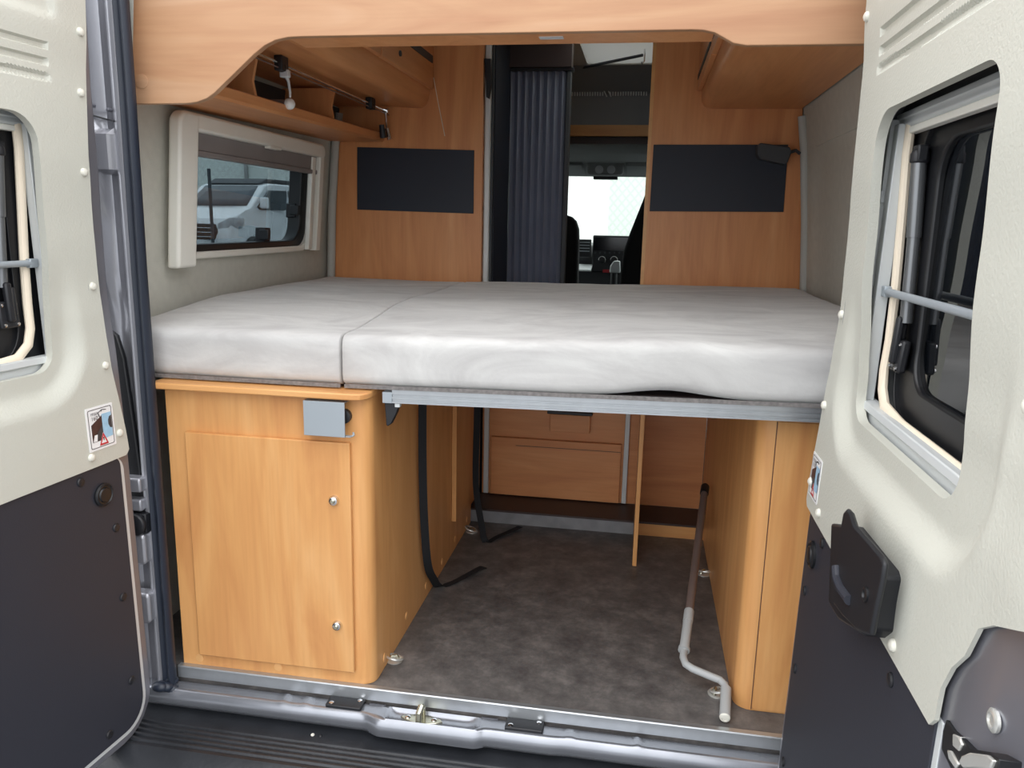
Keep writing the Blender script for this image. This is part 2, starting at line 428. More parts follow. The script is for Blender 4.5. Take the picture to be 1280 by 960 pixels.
# ground, sloping up towards the yard in front of the van
def ground():
    mb = MB(); n = 40; vs = []; fs = []
    for j in range(n+1):
        for i in range(n+1):
            x = -40+80*i/n; y = -20+65*j/n
            vs.append((x, y, -0.62+0.60*smooth(5.5, 13, y)))
    for j in range(n):
        for i in range(n):
            a = j*(n+1)+i; fs.append((a, a+1, a+n+2, a+n+1))
    return mb.add(vs, fs)
tag(ground().build('ground', 'asphalt'), kind='structure')

# ================================================================== VAN BODY AT THE REAR
def pillar(side):
    """channel shaped rear pillar between the door hinge side and the rubber seal"""
    prof = [(-0.780, 0.010), (-0.780, -0.028), (-0.792, -0.034), (-0.806, -0.030), (-0.815, -0.014), (-0.836, -0.010), (-0.846, -0.020), (-0.852, -0.040),
            (-0.868, -0.046), (-0.884, -0.040), (-0.905, -0.018), (-0.935, -0.014), (-0.965, -0.02), (-1.03, -0.02), (-1.03, 0.015)]
    mb = MB(); vs = []; fs = []
    zs = [-0.10, -0.02, 0.05, 0.20, 0.35, 0.45, 0.53, 0.56, 0.60, 0.8, 0.86, 0.9, 1.0, 1.1, 1.215, 1.225, 1.30, 1.315, 1.34, 1.345, 1.35, 1.36, 1.5, 1.68, 1.97]
    n = len(prof)
    for z in zs:
        sh = 0.010*smooth(1.35, 1.9, z)*0
        k = 1.0
        for i, (x, y) in enumerate(prof):
            yy = y
            if 0.45 <= z <= 0.90 and 5 <= i <= 9: yy = y*0.4+0.0*z                 # flattened behind the hinge
            if 1.225 <= z <= 1.31 and 4 <= i <= 9: yy = -0.047                     # flat pad
            vs.append((x*(-side), yy, z) if side > 0 else (x, yy, z))
    for j in range(len(zs)-1):
        for i in range(n-1):
            a = j*n+i; fs.append((a, a+1, a+n+1, a+n))
        a = j*n
        fs.append((a+n-1, a, a+n, a+2*n-1))
    fs.append(tuple(range(n))); fs.append(tuple(range((len(zs)-1)*n, len(zs)*n)))
    return mb.add(vs, fs)
for side, nm in ((-1, 'left'), (1, 'right')):
    t = thing('door_pillar', (side*0.86, -0.02, -0.10), 'shiny grey metal pillar at the %s of the rear opening, between door and rubber seal' % nm, 'pillar')
    pillar(side).build('pillar_body', 'pillar_paint', t, ang=50)
    # dark slot of the door check
    MB().prism([(side*a, b) for a, b in [(-0.812, 0.53), (-0.832, 0.80), (-0.846, 0.852), (-0.905, 0.90), (-0.905, 0.45), (-0.812, 0.45)]], 'y', -0.0265, -0.012).build('check_slot', 'black_rubber', t, bevel=0.004)
    h = MB(); h.box(*sorted((side*0.795, side*0.875)), -0.055, -0.02, 0.48, 0.515); h.box(*sorted((side*0.80, side*0.88)), -0.05, -0.02, 0.43, 0.46)
    h.build('hinge', 'pillar_paint', t, bevel=0.005)
    s = MB(); s.lathe((side*0.815, -0.05, 0.40), (0, -1, 0), [(0.028, 0.0), (0.028, 0.012), (0.018, 0.016)]); s.box(*sorted((side*0.79, side*0.85)), -0.05, -0.02, 0.375, 0.425)
    s.build('stop_buffer', 'black_plastic', t, bevel=0.003)
    for z in (0.345, 0.19):
        MB().prism(rrect(*sorted((side*0.795, side*0.865)), z-0.05, z+0.03, 0.012), 'y', -0.056, -0.02).build('hinge_cover', 'pillar_paint', t, bevel=0.006)
    for i, z in enumerate((1.363, 1.36, 1.352)):
        MB().lathe((side*(0.885-0.035*i), -0.045+0.006*i, z), (0, -1, 0), [(0.004, -0.01), (0.004, 0.004), (0.002, 0.005)], 10).build('rivet', 'van_paint', t)
    MB().tube([(side*x, y-0.003, z) for x, y, z in ((0.905, -0.02, 1.352), (0.884, -0.043, 1.348), (0.868, -0.049, 1.345), (0.852, -0.043, 1.34), (0.83, -0.014, 1.333), (0.80, -0.034, 1.327))], 0.0018, 6).build('body_seam', 'black_rubber', t)

# rubber seal running round the rear opening (one continuous loop)
def seal():
    path = [(-0.752, -0.07)]
    top = 1.84; xl, xr = -0.765, 0.757
    pts = []
    def arc(cx, cz, r, a0, a1, n=8): return [(cx+r*math.cos(a0+(a1-a0)*i/n), cz+r*math.sin(a0+(a1-a0)*i/n)) for i in range(n+1)]
    pts += [(xl-0.004, -0.044), (xl-0.004, 0.03)]
    pts += [(xl-0.004, 0.5), (xl-0.004, 1.0), (xl, 1.4)]
    pts += arc(xl+0.16, top-0.16, 0.16, math.pi, 0.5*math.pi)
    pts += arc(xr-0.16, top-0.16, 0.16, 0.5*math.pi, 0)
    pts += [(xr, 1.4), (xr+0.004, 1.0), (xr+0.004, 0.5)]
    pts += [(xr+0.004, 0.03), (xr+0.004, -0.044)]
    prof = [(-0.026, 0.004), (-0.026, -0.028), (-0.018, -0.036), (-0.010, -0.030), (-0.007, -0.026), (-0.003, -0.038), (0.005, -0.042), (0.011, -0.036), (0.012, -0.022), (0.004, -0.010), (-0.006, -0.002), (-0.012, 0.004)]
    vs = []; fs = []; n = len(prof); k = len(pts)
    for i, p in enumerate(pts):
        a = V(pts[max(i-1, 0)]); b = V(pts[min(i+1, k-1)]); t = (b-a).normalized(); nrm = V((t.y, -t.x))   # towards the opening
        for (o, y) in prof: vs.append((p[0]+nrm.x*o, y, p[1]+nrm.y*o))
    for i in range(k-1):
        for j in range(n):
            j2 = (j+1) % n; fs.append((i*n+j, i*n+j2, (i+1)*n+j2, (i+1)*n+j))
    fs += [tuple(range(n)), tuple(range((k-1)*n, k*n))]
    return MB().add(vs, fs)
tag(seal().build('door_seal', 'rubber', ang=60), 'dark ribbed rubber seal running round the edge of the rear opening', 'door seal')

# ------------------------------------------------------------------ sill, edge strip, bumper
strip_ = tag(MB().prism([(0.012, 0.0015), (-0.002, 0.0015), (-0.004, -0.001), (-0.004, -0.030), (0.004, -0.030), (0.004, 0.0), (0.012, 0.0)], 'x', -0.765, 0.765).build('edge_strip', 'aluminium'), 'bright aluminium edge strip along the rear end of the dark floor', 'edge strip')
def sill():
    mb = MB(); vs = []; fs = []
    xs = [-0.84+1.68*i/168 for i in range(169)]
    for x in xs:
        b = 0.016*smooth(-0.255, -0.205, x)*(1-smooth(0.02, 0.06, x))
        b += 0.004*smooth(0.04, 0.06, x)*(1-smooth(0.20, 0.24, x))
        # recess round the striker
        rc = smooth(-0.215, -0.175, x)*(1-smooth(0.0, 0.04, x))
        rib = 0.0
        for c in (-0.463, -0.405, 0.245, 0.40): rib += 0.004*math.exp(-((x-c)/0.007)**2)
        fx = smooth(-0.80, -0.765, x)
        prof = [(0.02, -0.042), (-0.005, -0.048), (-0.008, -0.038+rib*0.5), (-0.014, -0.036+rib-0.010*rc), (-0.036-b*0.5, -0.038+rib-0.012*rc), (-0.042-b, -0.036+rib*0.6), (-0.049-b, -0.041), (-0.054-b, -0.052), (-0.056-b, -0.068), (-0.052-b, -0.080), (-0.02, -0.088), (0.02, -0.095)]
        vs += [(x, y, z) for y, z in prof]
    n = 12
    for i in range(len(xs)-1):
        for j in range(n):
            j2 = (j+1) % n; fs.append((i*n+j, i*n+j2, (i+1)*n+j2, (i+1)*n+j))
    fs += [tuple(range(n)), tuple(range((len(xs)-1)*n, len(xs)*n))]
    return mb.add(vs, fs)
sl = thing('rear_sill', (0, -0.03, -0.095), 'silver painted metal door sill below the aluminium strip', 'door sill')
sill().build('sill_panel', 'sill_paint', sl, ang=60)
for s_ in (-1, 1):
    cmb = MB()
    for i in range(5): cmb.ball((s_*(0.775+0.012*math.sin(i*2.1)), -0.022-0.008*i, -0.036+0.007*math.cos(i*1.7)), 0.017, (1.25, 0.8, 0.75), 12, 8)
    cmb.build('corner_rubber', 'rubber', sl)
for (x0, x1) in ((-0.352, -0.262), (0.092, 0.182)):
    p = MB().prism(rrect(x0, x1, -0.043, -0.0045, 0.004), 'z', -0.042, -0.029).build('strike_pad', 'black_plastic', sl, bevel=0.002)
    for (sx, sy) in ((x0+0.013, -0.034), (x1-0.012, -0.013)):
        MB().lathe((sx, sy, -0.029), (0, 0, 1), [(0.006, -0.002), (0.006, 0.002), (0.003, 0.0035)], 12).build('screw', 'chrome', p)
stp = MB().prism([(-0.165, -0.030), (-0.155, -0.020), (-0.125, -0.014), (-0.095, -0.014), (-0.067, -0.024), (-0.060, -0.033), (-0.075, -0.042), (-0.112, -0.052), (-0.15, -0.040)], 'z', -0.051, -0.044).build('striker_plate', 'zinc', sl, bevel=0.0015)
MB().tube([(-0.115, -0.048, -0.052), (-0.115, -0.046, -0.020), (-0.113, -0.034, -0.010), (-0.112, -0.022, -0.018), (-0.112, -0.018, -0.052)], 0.0075, 10).build('striker_loop', 'zinc', stp)
for x in (-0.147, -0.082):
    MB().lathe((x, -0.029, -0.045), (0, 0, 1), [(0.0075, 0), (0.0075, 0.003), (0.004, 0.005)], 12).build('striker_bolt', 'chrome', stp)
for x in (-0.232, 0.05):
    MB().prism([(x-0.022, -0.004), (x+0.022, -0.004), (x+0.016, -0.018), (x, -0.024), (x-0.016, -0.018)], 'z', -0.0415, -0.0365).build('drain_dimple', 'van_paint', sl, bevel=0.002)

def bumper():
    mb = MB(); vs = []; fs = []
    prof = [(0.0, -0.075), (-0.045, -0.098), (-0.088, -0.100)]
    y = -0.090
    for i in range(5):
        prof += [(y, -0.100), (y-0.003, -0.095), (y-0.008, -0.095), (y-0.011, -0.100)]; y -= 0.0165
    prof += [(-0.178, -0.100), (-0.184, -0.104), (-0.200, -0.120), (-0.225, -0.165), (-0.245, -0.26), (-0.24, -0.40), (-0.10, -0.40), (0.0, -0.30)]
    xs = [-0.98+1.96*i/40 for i in range(41)]; n = len(prof)
    for x in xs:
        d = 0.05*smooth(0.80, 0.98, abs(x))
        vs += [(x, yy+d, zz) for yy, zz in prof]
    for i in range(len(xs)-1):
        for j in range(n):
            j2 = (j+1) % n; fs.append((i*n+j, i*n+j2, (i+1)*n+j2, (i+1)*n+j))
    fs += [tuple(range(n)), tuple(range((len(xs)-1)*n, len(xs)*n))]
    return mb.add(vs, fs)
bp = thing('rear_bumper', (0, -0.1, -0.40), 'black plastic rear bumper step with ridged wet tread below the silver sill', 'bumper')
bumper().build('bumper_body', 'bumper_plastic', bp, ang=30)
for x in (-0.375, -0.355):
    MB().lathe((x, -0.068, -0.099), (0, -0.3, 1), [(0.004, -0.003), (0.0045, 0.002), (0.002, 0.004)], 10).build('bumper_clip', 'cream_clip' if x < -0.36 else 'black_plastic', bp)
# lower rear body behind the bumper
struct(MB().box(-0.98, 1.0, 0.02, 0.10, -0.45, -0.10), 'trim_4', 'black_rubber')

# ================================================================== REAR DOORS
BOW = [(0.62, 0), (0.8, 0.003), (0.9, 0.009), (0.975, 0.013), (1.1, 0.010), (1.25, 0.004), (1.4, 0.004), (1.5, -0.002), (1.62, -0.004)]
def bow(v):
    """belly of the door skin between floor and roof"""
    if v <= BOW[0][0]: return 0.0
    for (a, x), (b, y) in zip(BOW, BOW[1:]):
        if v <= b: return x+(y-x)*smooth(a, b, v)
    return BOW[-1][1]
class Door:
    def __init__(s, side):
        s.side = side
        if side > 0:
            s.O = V((0.695, -0.10, 0)); s.U = V((0, -1, 0)); s.Vv = V((0.017, 0, 1)).normalized()
        else:
            a = math.radians(5)
            s.O = V((-0.778, -0.10, 0)); s.U = V((-math.sin(a), -math.cos(a), 0)); s.Vv = V((-0.016, 0, 1)).normalized()
        w = s.U.cross(s.Vv)
        if w.x*side < 0: w = -w
        s.W = w.normalized()
    def P(s, u, v, w): return s.O + s.U*u + s.Vv*v + s.W*(w+bow(v))
    def uv(s, px, py, w):
        o = s.O + s.W*w; r = ray(px, py); t = (o-CAM).dot(s.W)/r.dot(s.W); p = CAM + r*t - o
        uv_ = s.U.dot(s.Vv); a = p.dot(s.U); b = p.dot(s.Vv); d = 1-uv_*uv_
        return ((a-uv_*b)/d, (b-uv_*a)/d)
def recess(u, v):
    """depth of the trim's hollow round the window"""
    r = 0.075
    def sd(u0, u1, v0, v1, rr):
        qx = abs(u-(u0+u1)/2)-(u1-u0)/2+rr; qy = abs(v-(v0+v1)/2)-(v1-v0)/2+rr
        return math.hypot(max(qx, 0), max(qy, 0))+min(max(qx, qy), 0)-rr
    d = sd(0.085, 0.745, 0.735, 1.60, 0.13)
    k = smooth(0.0, -0.045, d)
    return 0.022*k*smooth(1.06, 0.80, v)
def trim_h(u, v):
    h = recess(u, v)
    # pressed grooves near the top
    for gv in (1.445, 1.4155, 1.387):
        dv = abs(v-gv); 
        if u > 0.105:
            h += 0.006*smooth(0.0078, 0.0044, dv)*smooth(0.108, 0.114, u)*(1-smooth(0.60, 0.62, u))
    # upper hollow
    du = max(abs(u-0.36)-0.27, abs(v-1.56)-0.055)
    h += 0.008*smooth(0.008, -0.008, du)
    # swelling towards the free edge
    h -= 0.005*smooth(0.76, 0.86, u)
    return h-0.006
def dense(poly, step=0.012):
    o = []
    for (a, b), (c, d) in zip(poly, poly[1:]+poly[:1]):
        n = max(1, int(math.hypot(c-a, d-b)/step))
        for i in range(n): o.append((a+(c-a)*i/n, b+(d-b)*i/n))
    return o
WH = dense(rrect(0.155, 0.612, 0.812, 1.314, (0.045, 0.045, 0.045, 0.055), 8))
def build_door(side):
    D = Door(side); X = D.P
    nm = 'left' if side < 0 else 'right'
    lab = 'rear van door hinged open on the left, cream trim over black panel, no pull handle' if side < 0 else 'rear van door hinged open on the right, with black pull handle below its window'
    t = thing('rear_door', D.P(0, -0.10, 0.05), lab, 'van door')
    # shell
    big = rrect(0.06, 0.755, 0.71, 1.345, 0.10, 6)
    outl = rrect(-0.006, 0.91, -0.092, 1.66, (0.10, 0.05, 0.10, 0.05), 6)
    le_ = [(0.003, 0.605), (0.006, 0.65), (0.012, 0.73), (0.022, 0.80), (0.024, 0.98), (0.027, 1.10), (0.027, 1.25), (0.014, 1.39), (0.006, 1.48), (0.0, 1.56)]
    if side < 0: le_ = [(-0.006, 0.08+1.5*i/24) for i in range(25)]
    outl = [p for p in outl if not (p[0] < 0.0 and 0.1 < p[1] < 1.6)] + le_[::-1]
    sh = MB(X)
    sh.plate(outl, [big], lambda u, v: 0.003+0.22*max(0, u-0.768), 0.10, step=0.035, back=0.092)
    sh.plate(outl, [rrect(0.19, 0.62, 0.84, 1.29, 0.07)], lambda u, v: 0.090, 0.012, step=0.05)
    shell = sh.build('door_shell', 'van_paint', t, bevel=0.003)
    rim = MB(X)
    pl = rrect(0.026, 0.705, -0.062, 0.60, (0.065, 0.02, 0.0, 0.03), 8)
    q = [(a, b) for a, b in pl]
    rim.plate(rrect(0.014, 0.717, -0.074, 0.60, (0.072, 0.03, 0.0, 0.04), 8), [], lambda u, v: 0.0015, 0.004)
    rim.build('rim_highlight', 'matt_aluminium', t, bevel=0.001)  # pale colour paints the highlight along the pressed panel edge
    MB(X).plate(pl, [], lambda u, v: -0.0015, 0.006).build('lower_panel', 'black_panel', t, bevel=0.0012)
    # trim panel
    n3 = []
    left_edge = [(0.0, 0.605), (0.004, 0.65), (0.015, 0.73), (0.026, 0.80), (0.027, 0.90), (0.027, 0.98), (0.030, 1.10), (0.030, 1.25), (0.017, 1.39), (0.010, 1.48), (0.004, 1.56), (0.003, 1.62)]
    def ease(p, n=4):
        o = []
        for (a, b), (c, d) in zip(p, p[1:]):
            for i in range(n): o.append((a+(c-a)*i/n, b+(d-b)*i/n))
        return o+[p[-1]]
    bot = [(0.70, 0.586), (0.712, 0.600), (0.714, 0.641), (0.730, 0.675), (0.753, 0.703), (0.769, 0.742), (0.80, 0.762), (0.865, 0.79), (0.90, 0.80), (0.90, 1.62)]
    le = ease(left_edge, 3)
    outline = [(0.006, 0.596), (0.012, 0.5925), (0.10, 0.591), (0.30, 0.590), (0.50, 0.587)] + bot + [(0.6, 1.62), (0.3, 1.62)] + le[::-1][:-1] + [(0.0, 0.604)]
    tr = MB(X)
    ex = []
    for gv in (1.445, 1.4155, 1.387):
        for k in range(61):
            for dv in (-0.0098, -0.0078, -0.0061, -0.0044, 0.0, 0.0044, 0.0061, 0.0078, 0.0098): ex.append((0.100+0.5*k/60, gv+dv))
    tr.plate(outline, [WH], trim_h, 0.005, step=0.0085, extra=ex)
    # turned-in lip round the window hole
    n = len(WH)
    tr.add([(a, b, trim_h(a, b)+0.005) for a, b in WH]+[(a, b, trim_h(a, b)+0.016) for a, b in WH], [(i, (i+1) % n, n+(i+1) % n, n+i) for i in range(n)])
    trim = tr.build('trim_panel', 'cream_trim', t, ang=32)
    clips = [(0.027, 1.489), (0.046, 0.977), (0.043, 0.805), (0.024, 0.648), (0.112, 0.616), (0.564, 0.606), (0.77, 0.971)]
    if side < 0: clips += [(0.035, 1.371), (0.047, 1.213)]
    for (u, v) in clips:
        c = X(u, v, trim_h(u, v)-0.001)
        MB().lathe(c, -D.W, [(0.0085, -0.002), (0.0085, 0.001), (0.007, 0.004), (0.003, 0.006)], 14).build('trim_clip', 'cream_clip', t)
    for (u, v) in ((0.143, 0.57), (0.058, 0.435), (0.058, 0.266), (0.058, 0.054), (0.14, -0.033), (0.56, 0.555)):
        MB().lathe(X(u, v, -0.001), -D.W, [(0.010, -0.001), (0.010, 0.002), (0.008, 0.004), (0.002, 0.005)], 14).build('panel_clip', 'black_plastic', t)
    MB().lathe(X(0.086, 0.523, -0.001), -D.W, [(0.026, -0.001), (0.026, 0.005), (0.022, 0.008), (0.020, 0.006), (0.017, 0.006), (0.015, 0.009), (0.004, 0.010)], 24).build('grommet', 'black_rubber', t)
    # warning sticker
    su0, su1, sv0, sv1 = 0.020+0.018, 0.115, 0.627, 0.722
    if side > 0: su0, su1, sv0, sv1 = 0.014, 0.088, 0.622, 0.707
    zf = -0.0075
    sk = MB(X).prism(rrect(su0, su1, sv0, sv1, 0.002), 'z', zf, zf+0.0012).build('warning_sticker', 'label_white', t, bevel=0.0)
    tag(sk, 'white warning sticker with a pictogram of the open door and a red triangle')
    W_, H_ = su1-su0, sv1-sv0
    def sq(a, b): # sticker coordinates as one reads it: a from left, b from bottom
        u = (su1-a*W_) if side < 0 else (su0+a*W_)
        return (u, sv0+b*H_)
    def patch(poly, name, mat, lift):
        return MB(X).prism([sq(a, b) for a, b in poly], 'z', zf-lift-0.0002, zf-lift).build(name, mat, sk, flat=True)
    fr = MB(X)
    o_ = rrect(0.06, 0.94, 0.05, 0.95, 0.05); i_ = rrect(0.08, 0.92, 0.065, 0.935, 0.04)
    fr.plate([sq(a, b) for a, b in o_], [[sq(a, b) for a, b in i_]], lambda u, v: zf-0.0003, 0.0002)
    fr.build('sticker_frame', 'label_ink', sk, flat=True)
    patch([(0.14, 0.20), (0.14, 0.60), (0.53, 0.76), (0.55, 0.78), (0.55, 0.20)], 'sticker_picture', 'label_dark', 0.0003)
    patch([(0.55, 0.22), (0.55, 0.80), (0.90, 0.80), (0.90, 0.24)], 'door_pictogram', 'label_blue', 0.0003)
    patch([(0.90, 0.42), (0.82, 0.44), (0.77, 0.52), (0.77, 0.62), (0.82, 0.70), (0.90, 0.72)], 'wheel_pictogram', 'label_ink', 0.0006)
    patch([(0.16, 0.21), (0.22, 0.36), (0.40, 0.36), (0.30, 0.21)], 'pictogram_panel', 'label_white', 0.0006)
    patch([(0.30, 0.22), (0.34, 0.40), (0.54, 0.55), (0.54, 0.24)], 'pictogram_door', 'label_ink', 0.0008)
    tri = MB(X)
    To = [(0.36, 0.09), (0.70, 0.09), (0.53, 0.38)]; Ti = [(0.43, 0.13), (0.63, 0.13), (0.53, 0.30)]
    patch(To, 'triangle_field', 'label_white', 0.0010)
    tri.plate([sq(a, b) for a, b in To], [[sq(a, b) for a, b in Ti]], lambda u, v: zf-0.0015, 0.0002); tri.build('warning_triangle', 'label_red', sk, flat=True)
    patch([(0.515, 0.19), (0.545, 0.19), (0.55, 0.27), (0.51, 0.27)], 'exclamation_mark', 'label_ink', 0.0014)
    tx = MB()
    ua = (-D.U if side < 0 else D.U)
    for txt, b in (('max', 0.815), ('160°', 0.70)):
        u, v = sq(0.16, b); text_mb(tx, txt, 0.0125, X(u, v, zf-0.0008), ua, D.Vv, D.W)
    tx.build('sticker_text', 'label_ink', sk, flat=True)
    # arrow on the sticker
    ar = MB(X)
    for (a, b, c, d) in ((0.48, 0.74, 0.44, 0.85), (0.44, 0.85, 0.58, 0.90), (0.58, 0.90, 0.74, 0.88), (0.58, 0.90, 0.55, 0.86)):
        (u0, v0), (u1, v1) = sq(a, b), sq(c, d)
        ar.tube([(u0, v0, zf-0.0004), (u1, v1, zf-0.0004)], 0.0008, 6)
    ar.build('opening_arrow', 'label_ink', sk)
    # ---------------- window inside the trim hole
    # outer black rubber frame holding the pane
    outer = rrect(0.09, 0.72, 0.78, 1.345, 0.03)
    glass = rrect(0.240, 0.60, 0.885, 1.265, 0.06, 8)
    def frame_ring(o, i, f, th, name, mat, bev=0.002): 
        return MB(X).plate(o, [i], lambda u, v: f, th).build(name, mat, wn, bevel=bev)
    wn = MB(X).plate(outer, [rrect(0.185, 0.635, 0.835, 1.31, 0.075, 8)], lambda u, v: 0.058, 0.022).build('window', 'black_rubber', t, bevel=0.004)
    frame_ring(rrect(0.18, 0.64, 0.83, 1.315, 0.08, 8), glass, 0.066, 0.014, 'frame_step', 'black_rubber', 0.004)
    MB(X).prism(rrect(0.20, 0.625, 0.85, 1.295, 0.07, 8), 'z', 0.078, 0.082).build('pane', 'dark_acrylic', wn)
    # warped ivory edge strip
    iv = MB(X)
    ptsL = [(0.150, 1.30), (0.151, 1.25), (0.155, 1.15), (0.162, 1.03), (0.166, 0.95), (0.169, 0.90), (0.180, 0.868), (0.21, 0.845), (0.30, 0.836), (0.60, 0.836)]
    iv.tube([(a, b, 0.046) for a, b in ptsL], 0.0095, 10, flat=0.8)
    iv.build('ivory_edge', 'ivory_rubber', wn)
    # aluminium blind frame: top cassette, side rail, bottom rail
    tp = MB(X)
    tp.prism([(1.320, 0.040), (1.310, 0.038), (1.306, 0.040), (1.298, 0.038), (1.294, 0.044), (1.294, 0.057), (1.320, 0.057)], 'x', 0.09, 0.70)
    tp.xf = lambda u, b, c: X(u, b, c)
    tp.build('blind_cassette', 'matt_aluminium', wn, bevel=0.002)
    MB(X).box(0.09, 0.70, 1.283, 1.2945, 0.042, 0.057).build('blind_bar', 'cream_frame', wn, bevel=0.002)
    MB(X).box(0.09, 0.70, 1.3205, 1.345, 0.046, 0.057).build('cassette_gap', 'black_rubber', wn)
    sr = MB(X); sr.box(0.118, 0.143, 0.79, 1.30, 0.030, 0.050); sr.box(0.095, 0.110, 0.79, 1.31, 0.026, 0.050)
    sr.build('side_rail', 'matt_aluminium', wn, bevel=0.0015)
    for vv in (1.185, 1.045, 0.905):
        MB(X).box(0.107, 0.116, vv-0.010, vv+0.010, 0.021, 0.027).build('rail_clip', 'grey_plastic', wn, bevel=0.001)
    br = MB(X); br.box(0.09, 0.70, 0.828, 0.842, 0.028, 0.054); br.box(0.09, 0.70, 0.806, 0.8275, 0.037, 0.054); br.box(0.09, 0.70, 0.780, 0.806, 0.028, 0.054)
    br.build('bottom_rail', 'matt_aluminium', wn, bevel=0.002)
    rb = MB(X); rb.tube([(0.155, 1.030, 0.034), (0.70, 1.030, 0.034)], 0.0065, 12); rb.build('cross_bar', 'steel_grey', wn)
    MB(X).box(0.145, 0.165, 1.021, 1.039, 0.028, 0.042).build('bar_bracket', 'steel_grey', wn, bevel=0.002)
    # stay strut and latch by the pane
    st = MB(X)
    st.tube([(0.196, 1.235, 0.052), (0.203, 1.12, 0.052)], 0.0115, 14); st.tube([(0.203, 1.12, 0.052), (0.212, 0.985, 0.052)], 0.0098, 14)
    st.build('stay_strut', 'strut_steel', wn)
    se = MB(X); se.lathe((0.196, 1.236, 0.052), (0, 1, 0), [(0.014, -0.002), (0.014, 0.012), (0.010, 0.020), (0.004, 0.022)], 14)
    se.box(0.182, 0.210, 1.236, 1.262, 0.044, 0.060); se.build('strut_cap', 'black_plastic', wn, bevel=0.003)
    lt = MB(X); lt.box(0.188, 0.232, 0.905, 0.958, 0.046, 0.060); lt.box(0.203, 0.218, 0.918, 0.995, 0.038, 0.05); lt.box(0.192, 0.203, 0.93, 0.985, 0.042, 0.060)
    lt = lt.build('latch', 'black_plastic', wn, bevel=0.004)
    for (a, b) in ((0.195, 0.951), (0.225, 0.951), (0.195, 0.912), (0.225, 0.912)):
        MB().lathe(X(a, b, 0.045), -D.W, [(0.0035, -0.001), (0.0035, 0.001), (0.0015, 0.002)], 10).build('latch_screw', 'chrome', wn)
    # ---------------- lock corner at the free edge
    DR = Door(1)
    def lk_(px): return [DR.uv(a, b, 0.004) for a, b in px]
    hl = MB(X).prism(lk_([(1188, 900), (1197.5, 914), (1210, 925), (1218, 937), (1243, 941), (1255, 950), (1253, 966), (1195, 964), (1182, 937), (1184, 914)]), 'z', -0.0005, 0.02).build('lock_recess', 'black_rubber', t, bevel=0.001)
    lk = MB(X); lk.prism(lk_([(1212, 946), (1222, 942), (1244, 945), (1252, 952), (1248, 962), (1214, 962), (1208, 954)]), 'z', -0.004, 0.008)
    lk.prism(lk_([(1199, 918), (1207, 922), (1211, 932), (1206, 940), (1199, 934)]), 'z', -0.003, 0.008)
    lk.prism(lk_([(1192, 938), (1197, 940), (1206, 956), (1202, 962), (1194, 950)]), 'z', -0.003, 0.008)
    lk.build('lock_claw', 'bright_zinc', hl, bevel=0.0015)
    for (px, py) in ((1245, 901), (1279, 906)):
        u, v = DR.uv(px, py, 0.012)
        MB().lathe(X(u, v, 0.003+0.22*max(0, u-0.768)), -D.W, [(0.012, -0.001), (0.012, 0.002), (0.009, 0.004), (0.007, 0.004), (0.005, 0.0025), (0.002, 0.0025)], 20).build('lock_bolt', 'bright_zinc', t)
    if side > 0:
        # pull handle: dished black plate standing off the door
        w1 = -0.042
        fpx = [(1052, 640), (1056, 635.5), (1060, 640), (1065, 656), (1084, 677.5), (1098, 694), (1102, 704), (1100, 722), (1093, 760), (1087, 795), (1070, 788), (1052, 770), (1041, 755), (1039, 720), (1042, 706)]
        poly = [D.uv(px, py, w1) for px, py in fpx]
        hb = MB(X).prism(poly, 'z', w1, w1+0.008)
        hd = hb.build('pull_handle', 'black_plastic', t, bevel=0.004, bseg=3)
        tag(hd, 'black plastic pull handle with curved grip slot')
        pk = [D.uv(px, py, -0.020) for px, py in ((1050, 655), (1066, 658), (1090, 689), (1108, 712), (1111, 722), (1106, 752), (1102, 788), (1092, 796), (1060, 776), (1047, 755))]
        MB(X).prism(pk, 'z', w1+0.0075, 0.0).build('handle_pocket', 'black_plastic', hd, bevel=0.004)
        g = [D.uv(px, py, w1-0.004) for px, py in ((1043, 708), (1044, 722), (1049, 736), (1059, 750))]
        MB(X).tube([(a, b, w1-0.001) for a, b in g], 0.0075, 10).build('grip_slot', 'black_panel', hd)
        hs = D.uv(1082, 743, w1)
        MB().lathe(X(hs[0], hs[1], w1), -D.W, [(0.010, -0.001), (0.010, 0.002), (0.006, 0.0035), (0.005, 0.001), (0.001, 0.001)], 16).build('handle_screw', 'black_rubber', hd)
    return t
build_door(-1); build_door(1)

